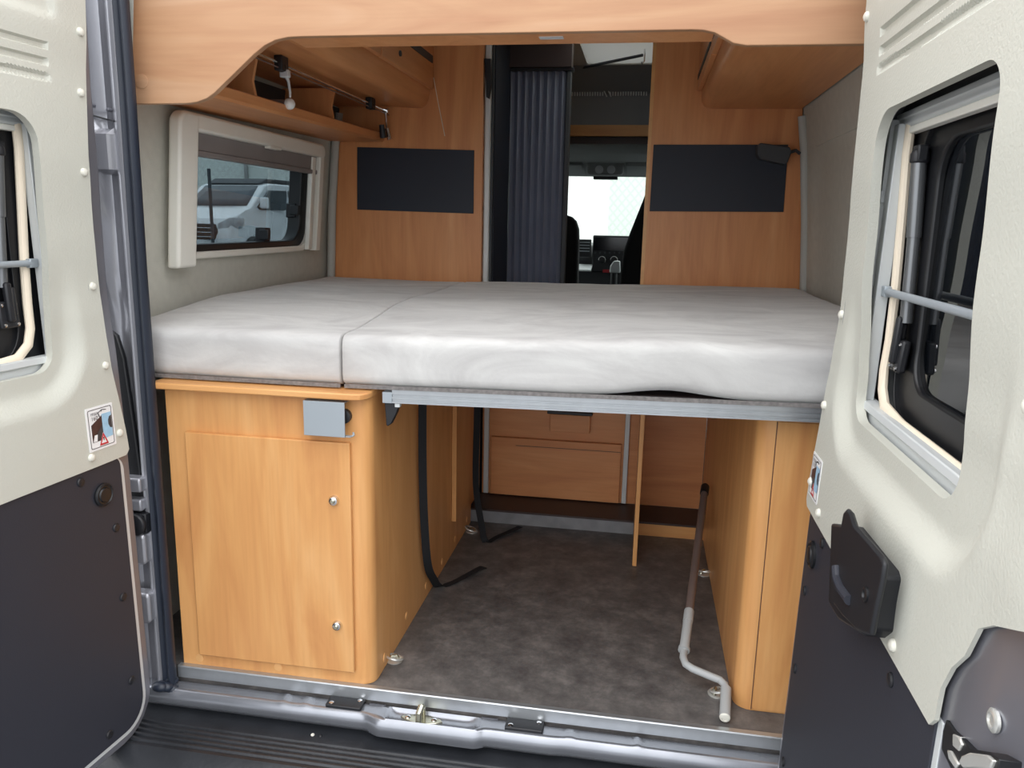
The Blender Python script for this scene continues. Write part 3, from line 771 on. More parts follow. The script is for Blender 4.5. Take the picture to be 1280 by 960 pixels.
# ================================================================== BED
def cushion(x0, x1, y0, y1, z0, z1, rr, nx, ny, nz, fn):
    mb = MB(); rx, ry, rz_ = rr
    def pos(a, b, c):
        p = V((x0+(x1-x0)*a, y0+(y1-y0)*b, z0+(z1-z0)*c))
        q = V((min(max(p.x, x0+rx), x1-rx), min(max(p.y, y0+ry), y1-ry), min(max(p.z, z0+rz_), z1-rz_)))
        d = p-q; d = V((d.x/rx, d.y/ry, d.z/rz_))
        if d.length > 1e-9: d = d.normalized()*max(abs(d.x), abs(d.y), abs(d.z))
        p = q+V((d.x*rx, d.y*ry, d.z*rz_))
        return fn(p, a, b, c)
    A = [i/nx for i in range(nx+1)]; B = [i/ny for i in range(ny+1)]; Cc = [i/nz for i in range(nz+1)]
    def edge(L, span, r):
        e = [0, r/span*0.15, r/span*0.35, r/span*0.6, r/span]
        inner = [r/span+(1-2*r/span)*v for v in L]
        return sorted(set([round(v, 6) for v in e+[1-v for v in e]+inner]))
    A = edge(A, x1-x0, rx); B = edge(B, y1-y0, ry); Cc = edge(Cc, z1-z0, rz_)
    idx = {}; vs = []; fs = []
    def vid(i, j, k):
        if (i, j, k) not in idx:
            idx[(i, j, k)] = len(vs); vs.append(pos(A[i], B[j], Cc[k]))
        return idx[(i, j, k)]
    I, J, K = len(A)-1, len(B)-1, len(Cc)-1
    for i in range(I):
        for j in range(J):
            fs.append((vid(i, j, 0), vid(i, j+1, 0), vid(i+1, j+1, 0), vid(i+1, j, 0))); fs.append((vid(i, j, K), vid(i+1, j, K), vid(i+1, j+1, K), vid(i, j+1, K)))
    for i in range(I):
        for k in range(K):
            fs.append((vid(i, 0, k), vid(i+1, 0, k), vid(i+1, 0, k+1), vid(i, 0, k+1))); fs.append((vid(i, J, k), vid(i, J, k+1), vid(i+1, J, k+1), vid(i+1, J, k)))
    for j in range(J):
        for k in range(K):
            fs.append((vid(0, j, k), vid(0, j, k+1), vid(0, j+1, k+1), vid(0, j+1, k))); fs.append((vid(I, j, k), vid(I, j+1, k), vid(I, j+1, k+1), vid(I, j, k+1)))
    return mb.add(vs, fs)
def bed_fn(p, a, b, c):
    sl = 0.014*max(p.x+0.2, -0.1)                                       # bed stands a touch higher on the right
    back = smooth(0.0, 0.55, p.y)
    top = (0.032*back-0.002)*c
    wob = 0.004*noise.noise(V((p.x*3.1, p.y*3.1, 1.7)))*c + 0.002*noise.noise(V((p.x*9, p.y*9, 5)))*c
    bump = 0.016*math.exp(-((p.x-0.42)/0.10)**2)*smooth(0.25, 0.02, p.y)*(1-c*0.6)
    yy = p.y + 0.006*noise.noise(V((p.x*4, p.z*8, 3.3)))*(1 if b < 0.2 else 0)
    return (p.x, yy, p.z+sl+top+wob+bump)
grp = None
m1 = cushion(-0.874, -0.3180, 0.020, 1.325, 0.753, 0.874, (0.005, 0.026, 0.026), 22, 40, 4, bed_fn).build('mattress_section', 'microfibre', ang=80)
tag(m1, 'narrow grey microfibre mattress section at the left, resting above the wooden storage cabinet', 'mattress')
m2 = cushion(-0.3168, 0.905, 0.020, 1.325, 0.7535, 0.875, (0.005, 0.026, 0.026), 44, 40, 4, bed_fn).build('mattress_section', 'microfibre', ang=80)
tag(m2, 'wide grey microfibre mattress section covering the middle and right of the bed', 'mattress')
for (xa, xb, mm) in ((-0.31, 0.898, m2), (-0.868, -0.32, m1)):
    MB(lambda x, y, z: V((x, y, z+0.014*max(x+0.2, -0.1)))).box(xa, xb, 0.0225, 0.0255, 0.7490, 0.758).build('felt_backing', 'felt', mm)
# bed frame
bf = thing('folding_bed', (0.2, 0.02, 0.72), 'silver aluminium bed rail under the front edge of the wide mattress', 'bed')
def tilt(x): return 0.014*(x+0.217)
fr = MB(lambda x, y, z: V((x, y+0.026, z-0.009+tilt(x))))
zf = [(0.0, 0.726), (0.0, 0.730), (0.003, 0.731), (0.003, 0.735), (0.0, 0.736), (0.0, 0.741), (0.003, 0.742), (0.003, 0.746), (0.0, 0.747), (0.0, 0.7615), (0.03, 0.7615), (0.03, 0.726)]
fr.prism(zf, 'x', -0.197, 0.80); fr.build('front_rail', 'aluminium', bf)
MB().box(-0.220, -0.197, 0.0255, 0.056, 0.7165, 0.7425).build('rail_end', 'steel_grey', bf, bevel=0.001)
for x in (-0.205, 0.55):
    MB().box(x, x+0.03, 0.056, 1.24, 0.7165+tilt(x), 0.7425+tilt(x)).build('side_rail', 'matt_aluminium', bf, bevel=0.001)
MB(lambda x, y, z: V((x, y, z+tilt(x)))).box(-0.20, 0.86, 1.24, 1.28, 0.7165, 0.7425).build('back_rail', 'matt_aluminium', bf, bevel=0.001)
MB(lambda x, y, z: V((x, y, z+tilt(x)))).box(-0.235, 0.895, 0.06, 1.31, 0.7428, 0.7528).build('mattress_board', 'dark_laminate', bf)
tag(MB().box(-0.86, -0.325, 0.045, 1.29, 0.7448, 0.7515).build('bed_board', 'dark_laminate'), 'dark board lying on the left cabinet worktop under the narrow mattress section', 'board')
MB().prism([(-0.004, 0.726), (0.05, 0.726), (0.052, 0.722), (0.035, 0.70), (0.022, 0.672), (0.012, 0.667), (0.004, 0.672)], 'y', 0.005, 0.022)
hk = MB(lambda x, y, z: V((x, y+0.026, z-0.009))); hk.prism([(-0.218, 0.7255), (-0.188, 0.7255), (-0.184, 0.716), (-0.19, 0.70), (-0.203, 0.674), (-0.212, 0.668), (-0.2145, 0.672)], 'y', 0.008, 0.026)
hk.build('support_hook', 'black_plastic', bf, bevel=0.002)
MB().box(-0.192, -0.180, 0.03, 0.046, 0.707, 0.7165).build('hook_bolt', 'matt_aluminium', bf, bevel=0.001)

# ================================================================== LEFT CABINET
lc = thing('storage_cabinet', (-0.5, 0.5, 0.0), 'beech storage cabinet at the left, with hinged door, under the bed', 'cabinet')
poly = rrect(-0.757, -0.246, 0.012, 1.115, (0.0, 0.032, 0.0, 0.0), 8)
MB().prism(poly, 'z', 0.001, 0.728).build('cabinet_body', 'wood_z', lc)
MB().prism([(-0.275, -0.022), (-0.258, -0.018), (-0.246, -0.004), (-0.243, 0.012), (-0.243, 1.30), (-0.775, 1.30), (-0.775, -0.005), (-0.76, -0.022)], 'z', 0.7285, 0.744).build('worktop', 'wood_x', lc, bevel=0.003)
dpoly = [(-0.703, 0.622), (-0.292, 0.622), (-0.298, 0.036), (-0.717, 0.036)]
cdoor = MB().prism([(-0.706, 0.622), (-0.292, 0.622), (-0.292, 0.036), (-0.706, 0.036)], 'y', 0.0, 0.011).build('cabinet_door', 'wood_z', lc, bevel=0.0022)
for z in (0.481, 0.161):
    k = MB().lathe((-0.332, 0.0, z), (0, -1, 0), [(0.0125, -0.002), (0.0125, 0.004), (0.010, 0.009), (0.008, 0.010)], 20).build('lock', 'chrome', cdoor)
    MB().lathe((-0.332, -0.009, z), (0, -1, 0), [(0.006, 0), (0.006, 0.004), (0.004, 0.006)], 14).build('key_cylinder', 'zinc', cdoor)
for (px, py) in ((481, 822), (508.5, 770), (533, 732), (553, 702), (569, 674), (584, 649)):
    p = at(px, py, x=-0.245)
    if p.y > 1.1: continue
    MB().lathe((-0.2465, p.y, p.z), (1, 0, 0), [(0.011, 0), (0.011, 0.002), (0.008, 0.0026)], 18).build('screw_cap', 'wood_edge', lc)
for (px, py) in ((250, 826), (348, 838)):
    p = at(px, py, y=0.012)
    MB().lathe((p.x, 0.0125, max(p.z, 0.02)), (0, -1, 0), [(0.011, 0), (0.011, 0.0015), (0.008, 0.002)], 18).build('screw_cap', 'wood_edge', lc)
# inner module of the left cabinet, further forward
MB().box(-0.757, -0.252, 1.1155, 1.30, 0.06, 0.728).build('front_module', 'wood_z', lc)
# grey steel support bracket
b1 = at(381, 500, y=-0.012); b2 = at(433, 546, y=-0.012)
bk = thing('support_bracket', (-0.345, 0.0, 0.64), 'grey folded steel bracket screwed on the left cabinet above its door', 'bracket')
bb = MB(); x0, x1, z0, z1 = -0.393, -0.294, 0.641, 0.7225
bb.box(x0, x1, -0.020, -0.0175, z0, z1); bb.box(x0, x1, -0.0175, 0.0115, z1-0.0025, z1); bb.box(x0, x1+0.012, -0.0175, -0.004, z0, z0+0.0025); bb.box(x0, x0+0.0025, -0.0175, 0.0115, z0, z1)
bb.build('bracket_plate', 'steel_grey', bk, bevel=0.0008)
MB().lathe((-0.305, 0.0115, 0.685), (0, -1, 0), [(0.017, 0), (0.017, 0.012), (0.012, 0.014)], 18).build('rubber_stop', 'black_plastic', bk)
MB().tube([(x1+0.012, -0.010, z0+0.001), (x1+0.016, -0.006, z0+0.004), (x1+0.013, -0.002, z0+0.008)], 0.0025, 8).build('bracket_lip', 'steel_grey', bk)
# thin upright boards
tag(MB().box(-0.2445, -0.2285, 0.80, 1.115, 0.125, 0.715).build('support_board', 'wood_z', bevel=0.001), 'narrow upright wooden board against the side of the left cabinet, behind the strap', 'board')
MB().box(-0.2455, -0.238, 0.792, 0.80, 0.21, 0.235)
dv = tag(MB().box(0.372, 0.386, 0.845, 1.282, 0.001, 0.714).build('divider_board', 'wood_z', bevel=0.001), 'free-standing thin wooden divider board in the middle of the luggage space', 'board')

# ================================================================== RIGHT CABINET
rc = thing('storage_cabinet', (0.77, 0.7, 0.0), 'beech cabinet with rounded corner at the right, half hidden by the right door', 'cabinet')
MB().prism(rrect(0.625, 0.90, 0.092, 1.2985, (0.04, 0, 0, 0), 8), 'z', 0.001, 0.7155).build('cabinet_body', 'wood_z', rc)
sm = MB(); sm.box(0.664, 0.6655, 0.0905, 0.0925, 0.004, 0.712); sm.build('panel_joint', 'dark_laminate', rc)
MB().prism([(0.667, 0.005), (0.90, 0.005), (0.90, 0.7125), (0.667, 0.7125)], 'y', 0.0895, 0.0925).build('front_panel', 'wood_z', rc, bevel=0.001)

# ================================================================== FRONT END OF THE LUGGAGE SPACE
fw = thing('seat_box_front', (0.06, 1.31, 0.0), 'wooden seat box front with flaps at the far end of the luggage space', 'cabinet')
MB().box(-0.2415, 0.6235, 1.301, 1.315, 0.056, 0.74).build('front_panel', 'wood_shade_h', fw)
fl0 = at(614, 544.5, y=1.285); fl1 = at(777, 557, y=1.285)
fp = MB().box(fl0.x, fl1.x, 1.282, 1.2995, 0.06, (fl0.z+fl1.z)/2).build('lower_flap', 'wood_shade_h', fw, bevel=0.002)
g = (at(640, 557, y=1.282)+at(776, 565, y=1.282))/2
MB().box(fl0.x+0.10, fl1.x-0.002, 1.2812, 1.2825, g.z-0.001, g.z+0.001).build('flap_groove', 'dark_laminate', fp)
l0 = at(688, 517, y=1.275); l1 = at(737, 542, y=1.275)
hb = MB().box(l0.x, l1.x, 1.270, 1.2995, l1.z, l0.z).build('catch_block', 'wood_shade_h', fw, bevel=0.002)
MB().box(l0.x-0.012, l1.x+0.008, 1.268, 1.2995, l0.z, l0.z+0.012).build('catch_cover', 'black_plastic', hb, bevel=0.002)
for (a, b) in ((605, 611), (780, 786)):
    p0 = at(a, 560, y=1.29); p1 = at(b, 560, y=1.29)
    MB().box(p0.x, p1.x, 1.284, 1.2995, 0.06, 0.74).build('corner_post', 'matt_aluminium', fw, bevel=0.002)
tag(MB().box(-0.2515, 0.371, 1.12, 1.2995, 0.0475, 0.0555).build('step_board', 'dark_laminate', bevel=0.001), 'dark brown step board on the slate kick strip, left of the divider', 'step')
tag(MB().box(-0.2515, 0.371, 1.125, 1.14, 0.0005, 0.047).build('kick_strip', 'kick_slate'), 'grey slate-look kick strip on the floor below the dark step', 'kick strip')
tag(MB().box(0.387, 0.6245, 1.12, 1.2995, 0.0475, 0.0555).build('recess_shelf', 'dark_laminate', bevel=0.001), 'dark brown shelf in the recess right of the divider board', 'shelf')
tag(MB().box(0.387, 0.6245, 1.125, 1.14, 0.0005, 0.047).build('kick_strip', 'wood_x'), 'wooden kick strip on the floor right of the divider board', 'kick strip')

# ================================================================== STRAPS, RINGS, CRANK
def ribbon(pts, wdir, w, th=0.0016):
    mb = MB(); pts = [V(p) for p in pts]; n = len(pts); vs = []; fs = []
    # smooth the path
    P = []
    for i in range(n-1):
        p0 = pts[max(i-1, 0)]; p1 = pts[i]; p2 = pts[i+1]; p3 = pts[min(i+2, n-1)]
        for k in range(8):
            t = k/8
            P.append(0.5*((2*p1)+(p2-p0)*t+(2*p0-5*p1+4*p2-p3)*t*t+(3*p1-p0-3*p2+p3)*t**3))
    P.append(pts[-1])
    n = len(P)
    for i, p in enumerate(P):
        t = (P[min(i+1, n-1)]-P[max(i-1, 0)]).normalized()
        wd = wdir(i/(n-1)) if callable(wdir) else V(wdir)
        wd = (wd-t*wd.dot(t)).normalized(); nn = t.cross(wd)
        for a, b in ((-1, -1), (1, -1), (1, 1), (-1, 1)): vs.append(p+wd*w/2*a+nn*th/2*b)
    for i in range(n-1):
        for k in range(4):
            k2 = (k+1) % 4; fs.append((i*4+k, i*4+k2, i*4+4+k2, i*4+4+k))
    fs += [(0, 1, 2, 3), tuple(range((n-1)*4, n*4))]
    return mb.add(vs, fs)
TW = V((0.80, 0.60, 0))
def turn(t): return TW if t < 0.6 else (TW*(1-min(1, (t-0.6)/0.15))+V((0.6, -0.8, 0.1))*min(1, (t-0.6)/0.15))
tag(ribbon([(-0.222, 0.372, 0.715), (-0.225, 0.375, 0.55), (-0.2255, 0.385, 0.35), (-0.224, 0.42, 0.15), (-0.226, 0.50, 0.055), (-0.222, 0.56, 0.004), (-0.185, 0.60, 0.004), (-0.13, 0.69, 0.010), (-0.115, 0.725, 0.004)], turn, 0.024).build('tie_strap', 'webbing'),
    'black webbing strap hanging beside the left cabinet, nearest the door, end on floor', 'strap')
tag(ribbon([(-0.186, 0.93, 0.715), (-0.19, 0.94, 0.45), (-0.20, 0.985, 0.20), (-0.17, 0.95, 0.06), (-0.150, 0.935, 0.004), (-0.115, 0.985, 0.006), (-0.05, 1.09, 0.008)], turn, 0.024).build('tie_strap', 'webbing'),
    'black webbing strap further in, hanging before the dark step board by the chrome rings', 'strap')
ring = thing('lashing_ring', (0, 0, 0), '', 'lashing ring', 'chrome lashing rings on the floor')
MB().lathe((0, 0, 0.0005), (0, 0, 1), [(0.022, 0), (0.022, 0.002), (0.015, 0.004), (0.004, 0.004)], 20).build('ring_plate', 'bright_zinc', ring)
MB().torus((0, -0.006, 0.013), (0.25, 0.25, 1), 0.022, 0.0032, 22, 8).build('ring_loop', 'bright_zinc', ring)
MB().tube([(-0.012, 0.004, 0.002), (-0.006, 0.004, 0.012), (0.006, 0.004, 0.012), (0.012, 0.004, 0.002)], 0.004, 8).build('ring_saddle', 'zinc', ring)
spots = [((493, 822), 0.3, 'chrome lashing ring on the floor at the front corner of the left cabinet'), ((590, 662), -0.4, 'chrome lashing ring at the far left of the floor beside the strap'),
         ((880, 715), 0.9, 'chrome lashing ring on the floor by the right cabinet, further in behind the crank rod'), ((896, 864), 1.4, 'chrome lashing ring half behind the grey crank handle, nearest the right front')]
for i, ((px, py), rz, lab) in enumerate(spots):
    p = at(px, py, z=0.008); q = (p.x, p.y, 0.0)
    if i == 0: ring.location = q; ring.rotation_euler.z = rz; ring['label'] = lab
    else: dup(ring, q, rz, lab)
ck = thing('crank_handle', (0.6, 0.02, 0.0), 'light grey crank handle on a brown rod leaning by the right cabinet', 'crank')
T = V((0.597, 0.90, 0.275)); J = at(858, 772, z=0.085); E_ = at(856, 806, z=0.065)
d = (E_-T).normalized()
J = T+d*((J-T).dot(d))
MB().tube([T, J], 0.0115, 14).build('crank_rod', 'dark_steel', ck)
MB().lathe(T, -d, [(0.014, -0.03), (0.014, 0.01), (0.008, 0.02)], 14).build('rod_joint', 'black_plastic', ck)
MB().tube([J-d*0.012, J+d*0.028], 0.0135, 14).build('rod_sleeve', 'crank_grey', ck)
S2 = J+d*0.028; S3 = at(855, 812, z=0.06)
MB().tube([S2, S3-d*0.0], [0.0125, 0.0125], 14).build('upper_grip', 'crank_grey', ck)
MB().tube([S3-(S3-S2).normalized()*0.006, S3+(S3-S2).normalized()*0.004], 0.0150, 14).build('grip_collar', 'crank_grey', ck)
cpx = [((855, 812), 0.06), ((854, 822), 0.056), ((857, 830), 0.053), ((866, 836), 0.050), ((885, 844), 0.044), ((900, 850), 0.038), ((906, 856), 0.035), ((908, 864), 0.031)]
MB().tube([at(px, py, z=z) for (px, py), z in cpx], 0.0095, 12).build('crank_arm', 'crank_grey', ck)
g0 = at(907.5, 861, z=0.031); g1 = at(906, 897, z=0.015)
MB().tube([g0, g1], 0.0128, 16).build('crank_grip', 'crank_grey', ck)
gd = (g1-g0).normalized()
MB().lathe(g1, gd, [(0.0128, 0), (0.011, 0.003), (0.007, 0.004), (0.006, 0.002), (0.003, 0.003)], 16).build('grip_end', 'cream_clip', ck)

# ================================================================== PANELS BETWEEN BEDROOM AND LIVING SPACE
YP = 1.35
lp = thing('partition_panel', (-0.56, YP, 0.5), 'beech wall panel with black rectangular inset at the left, behind the bed', 'wall panel')
MB().prism([(-0.90, 0.76), (-0.268, 0.76), (-0.268, 1.899), (-0.80, 1.899), (-0.85, 1.41)], 'y', YP, YP+0.03).build('panel_board', 'wood_shade_z', lp)
a, b = at(447, 184, y=YP), at(592.5, 267, y=YP)
t_ = MB().prism([(at(447, 184, y=YP).x, at(447, 184, y=YP).z), (at(593, 188, y=YP).x, at(593, 188, y=YP).z), (at(592, 267, y=YP).x, at(592, 267, y=YP).z), (at(447, 262, y=YP).x, at(447, 262, y=YP).z)], 'y', YP-0.006, YP-0.0005).build('black_inset', 'slate_pad', lp, bevel=0.001)
rp = thing('partition_panel', (0.64, YP, 0.5), 'beech wall panel with black rectangular inset at the right, behind the bed', 'wall panel')
MB().prism([(0.359, 0.76), (0.945, 0.76), (0.93, 0.9), (0.885, 1.41), (0.85, 1.899), (0.359, 1.899)], 'y', YP, YP+0.03).build('panel_board', 'wood_shade_z', rp)
q4 = [at(817, 181, y=YP), at(985, 181, y=YP), at(979, 265, y=YP), at(812, 264, y=YP)]
MB().prism([(p.x, p.z) for p in q4], 'y', YP-0.006, YP-0.0005).build('black_inset', 'slate_pad', rp, bevel=0.001)
MB().box(0.3465, 0.359, YP-0.001, YP+0.031, 0.76, 1.899).build('panel_edge', 'wood_edge', rp)
# small grey speaker
sp = thing('speaker', (0.785, 1.30, 1.36), 'small dark grey speaker box at the top right corner of the right black inset', 'speaker')
c0 = at(948, 184, y=1.30); c1 = at(986, 200, y=1.30)
spm = MB()
spm.prism([(at(px, py, y=1.30).x, at(px, py, y=1.30).z) for px, py in ((946, 182), (950, 179), (986, 184), (989, 190), (984, 203), (980, 206), (950, 199), (946, 195))], 'y', 1.285, 1.343)
spm.build('speaker_body', 'dark_grey', sp, bevel=0.004, bseg=3)
p0 = at(988, 190, y=1.31); MB().tube([(p0.x, 1.31, p0.z), (p0.x+0.02, 1.32, p0.z+0.006), (p0.x+0.035, 1.325, p0.z-0.004)], 0.006, 8).build('speaker_arm', 'dark_grey', sp)

# aluminium door post and folding door in the passage
MB_post = MB(); p0 = at(608, 200, y=1.385); p1 = at(616, 200, y=1.385)
ps = thing('door_post', (-0.25, 1.39, 0.7), 'silver aluminium post beside the left panel, edge of the passage', 'post')
MB().box(-0.2675, -0.243, 1.375, 1.40, 0.60, 1.895).build('post_tube', 'matt_aluminium', ps, bevel=0.006)
MB().box(-0.2415, -0.2345, 1.385, 1.40, 0.60, 1.895).build('post_rail', 'dark_grey', ps, bevel=0.001)
k0 = at(609, 66, y=1.37); MB().prism([(k0.x-0.008, 1.72), (k0.x+0.018, 1.72), (k0.x+0.02, 1.62), (k0.x+0.012, 1.58), (k0.x+0.002, 1.585), (k0.x, 1.64)], 'y', 1.352, 1.374).build('post_catch', 'black_plastic', ps, bevel=0.002)
fd = thing('folding_door', (-0.1, 1.75, 0.5), 'dark blue pleated folding door drawn together in the passage', 'folding door')
vs = []; fs = []; n = 15
for i in range(n+1):
    x = -0.232+(0.0-(-0.232))*i/n; y = 1.742+(0.022 if i % 2 else 0.0)
    for z in (0.3, 1.745): vs.append((x, y, z))
for i in range(n): fs.append((2*i, 2*i+2, 2*i+3, 2*i+1))
pm = MB().add(vs, fs)
pl_ = pm.build('pleats', 'pleat_navy', fd, flat=True)
sd = pl_.modifiers.new('thick', 'SOLIDIFY'); sd.thickness = 0.002
MB().box(0.001, 0.022, 1.738, 1.768, 0.3, 1.745).build('closing_post', 'dark_grey', fd, bevel=0.004)
MB().box(-0.24, 0.03, 1.735, 1.775, 1.7455, 1.757).build('top_track', 'black_plastic', fd, bevel=0.001)
struct(MB().box(-0.2415, 0.022, 1.72, 1.79, 1.7575, 1.8995), 'trim_5', 'dark_laminate')
# wash room side: dark wall closing the space behind the left panel
struct(MB().box(-0.90, -0.2425, 1.40, 1.42, 0.002, 1.8995), 'wall_washroom', 'slate_pad')
struct(MB().box(-0.245, -0.2335, 1.42, 2.5, 0.002, 1.8995), 'wall_passage', 'slate_pad')
struct(MB().box(0.40, 0.42, 1.385, 2.4, 0.002, 1.8995), 'wall_kitchen', 'wood_y')

# ================================================================== OVERHEAD
hb = thing('header_board', (0, 0.03, 1.37), 'large beech header board with cut-away lower edge across the top of the rear opening', 'header board')
out = [(-0.80, 1.70), (-0.81, 1.372), (-0.665, 1.373), (-0.64, 1.376), (-0.615, 1.384), (-0.595, 1.397), (-0.50, 1.474), (-0.475, 1.491), (-0.449, 1.502), (-0.42, 1.507), (-0.39, 1.508), (0.42, 1.508), (0.445, 1.507), (0.468, 1.502), (0.485, 1.493), (0.505, 1.482), (0.53, 1.4775), (0.835, 1.4765), (0.78, 1.86), (-0.77, 1.86)]
MB().prism(out, 'y', 0.028, 0.046).build('front_board', 'wood_sky_x', hb, bevel=0.0015)
MB().box(-0.43, 0.47, 0.0465, 0.140, 1.509, 1.523).build('soffit', 'wood_shade_z', hb)
MB().lathe((-0.771, 0.028, 1.42), (0, -1, 0), [(0.0155, 0), (0.0155, 0.0012), (0.012, 0.002)], 22).build('screw_cap', 'wood_sky_x', hb)
MB().box(0.115, 0.165, 0.07, 0.09, 1.5075, 1.509).build('soffit_screw_cover', 'grey_plastic', hb)
# left overhead cabinet
oc = thing('overhead_cabinet', (-0.66, 0.7, 1.54), 'beech overhead cabinet at the left, above the open shelf with the lamp rail', 'cabinet')
def arc(cx, cz, r, a0, a1, n=6): return [(cx+r*math.cos(math.radians(a0+(a1-a0)*i/n)), cz+r*math.sin(math.radians(a0+(a1-a0)*i/n))) for i in range(n+1)]
body = [(-0.84, 1.551), (-0.615, 1.551)] + arc(-0.515, 1.582, 0.037, 260, 350, 6) + [(-0.473, 1.60), (-0.473, 1.899), (-0.735, 1.899)]
MB().prism(body, 'y', 0.15, 1.349).build('cabinet_body', 'wood_shade_y', oc)
for (y0, y1) in ((0.16, 0.745), (0.755, 1.34)):
    f_ = MB().box(-0.473, -0.456, y0, y1, 1.612, 1.855).build('flap', 'wood_shade_y', oc, bevel=0.002)
    MB().box(-0.4565, -0.452, y0+0.02, y1-0.02, 1.70, 1.725).build('handle_rail', 'dark_grey', f_)
    MB().lathe((-0.456, (y0+y1)/2-0.12, 1.655), (1, 0, 0), [(0.009, 0), (0.009, 0.005), (0.006, 0.006)], 14).build('push_catch', 'dark_grey', f_)
MB().tube([at(542, 97, y=1.343), at(548, 130, y=1.343), at(556, 170, y=1.343)], 0.0013, 6)
cp = [at(542, 97, y=1.343), at(548, 130, y=1.343), at(556, 170, y=1.343)]
tag(MB().tube(cp, 0.0016, 6).build('pull_cord', 'ivory_rubber'), 'thin pale cord hanging on the left panel below the overhead cabinet', 'cord')
# shelf under it with dividers
SH = lambda x, y, z: V((x, y, z+0.017*y))
sf = thing('open_shelf', (-0.75, 0.7, 1.40), 'open wooden shelf with compartments above the left window', 'shelf')
MB(SH).prism([(-0.856, 1.399), (-0.66, 1.399), (-0.652, 1.405), (-0.652, 1.428), (-0.66, 1.432), (-0.668, 1.428), (-0.668, 1.415), (-0.856, 1.415)], 'y', 0.06, 1.345).build('shelf_board', 'wood_shade_y', sf)
for y in (0.10, 0.352, 0.880):
    MB(SH).prism([(-0.853, 1.4155), (-0.664, 1.4155), (-0.674, 1.47), (-0.660, 1.528), (-0.84, 1.528)], 'y', y, y+0.012).build('shelf_divider', 'wood_shade_z', sf)
MB(SH).prism([(-0.8515, 1.4155), (-0.84, 1.4155), (-0.83, 1.522), (-0.838, 1.522)], 'y', 0.06, 1.345).build('shelf_back', 'dark_grey', sf)
# lamp rail
lr = thing('lamp_rail', (-0.62, 0.8, 1.52), 'thin chrome rail with black clips under the left overhead cabinet', 'lamp rail')
ra = V((-0.628, 0.16, 1.531)); rb_ = V((-0.628, 1.335, 1.531))
MB().tube([ra, rb_], 0.0045, 10).build('rail_tube', 'chrome', lr)
MB().tube([ra+V((0, 0, -0.012)), rb_+V((0, 0, -0.012))], 0.002, 8).build('rail_wire', 'dark_steel', lr)
for y in (0.43, 1.13):
    c_ = MB(); c_.box(-0.640, -0.616, y-0.02, y+0.02, 1.512, 1.5505); c_.ball((-0.628, y, 1.524), 0.014)
    c_.build('rail_clip', 'black_plastic', lr, bevel=0.003)
def spot(y, lab, bulb):
    t = thing('spot_lamp', (-0.628, y, 1.48), lab, 'lamp')
    if bulb:
        MB().tube([(-0.626, y, 1.526), (-0.622, y, 1.505), (-0.616, y+0.004, 1.49), (-0.612, y+0.004, 1.46), (-0.612, y+0.002, 1.448)], [0.006, 0.006, 0.004, 0.003, 0.003], 10).build('lamp_arm', 'grey_plastic', t)
        MB().box(-0.636, -0.610, y-0.008, y+0.008, 1.498, 1.518).build('lamp_joint', 'grey_plastic', t, bevel=0.003)
    else:
        MB().tube([(-0.626, y, 1.525), (-0.624, y, 1.50), (-0.622, y, 1.46)], 0.004, 10).build('lamp_arm', 'chrome', t)
        c_ = MB(); c_.tube([(-0.632, y-0.03, 1.475), (-0.630, y-0.018, 1.43)], [0.010, 0.013], 12); c_.build('lamp_shade', 'black_plastic', t)
        MB().tube([(-0.622, y, 1.465), (-0.612, y+0.004, 1.425)], [0.008, 0.010], 12).build('lamp_head', 'chrome', t)
        MB().box(-0.636, -0.614, y-0.01, y+0.012, 1.519, 1.536).build('lamp_joint', 'chrome', t, bevel=0.003)
spot(0.44, 'pale grey lamp arm hanging from the near end of the chrome rail', True)
spot(1.29, 'chrome spot lamp with black shade at the far end of the rail', False)
gl = thing('globe_bulb', (-0.655, 0.475, 1.43), 'small white globe bulb at the front edge of the open shelf', 'bulb')
gp = at(362, 130, x=-0.645)
MB().ball(gp, 0.0155).build('globe', 'frosted_globe', gl)
MB().tube([gp+V((-0.012, -0.002, 0.002)), gp+V((-0.045, -0.008, 0.004)), gp+V((-0.075, -0.012, 0.003))], [0.009, 0.008, 0.007], 10).build('bulb_socket', 'dark_steel', gl)
# right overhead cabinet
oc2 = thing('overhead_cabinet', (0.70, 0.7, 1.54), 'beech overhead cabinet at the right, above the bed and speaker', 'cabinet')
body = [(0.872, 1.541), (0.60, 1.541)] + [(0.527+(0.037-0.037*math.cos(math.radians(a))), 1.541+0.037-0.037*math.sin(math.radians(a))) for a in (90, 75, 60, 45, 30, 15, 0)] + [(0.527, 1.899), (0.77, 1.899)]
MB().prism(body, 'y', 0.10, 1.349).build('cabinet_body', 'wood_shade_y', oc2)
for (y0, y1) in ((0.12, 0.725), (0.735, 1.34)):
    f_ = MB().box(0.510, 0.527, y0, y1, 1.60, 1.855).build('flap', 'wood_shade_y', oc2, bevel=0.002)
    MB().box(0.5075, 0.5105, y0+0.02, y1-0.02, 1.635, 1.65).build('handle_rail', 'dark_grey', f_)
# padded side wall above the right window line
def pad():
    mb = MB(); prof = [(0.935, 1.385), (0.902, 1.400), (0.893, 1.43), (0.878, 1.5405), (0.915, 1.5405), (0.945, 1.44)]
    return mb.prism(prof, 'y', 0.06, 1.345)
struct(pad(), 'trim_6', 'wall_fabric')

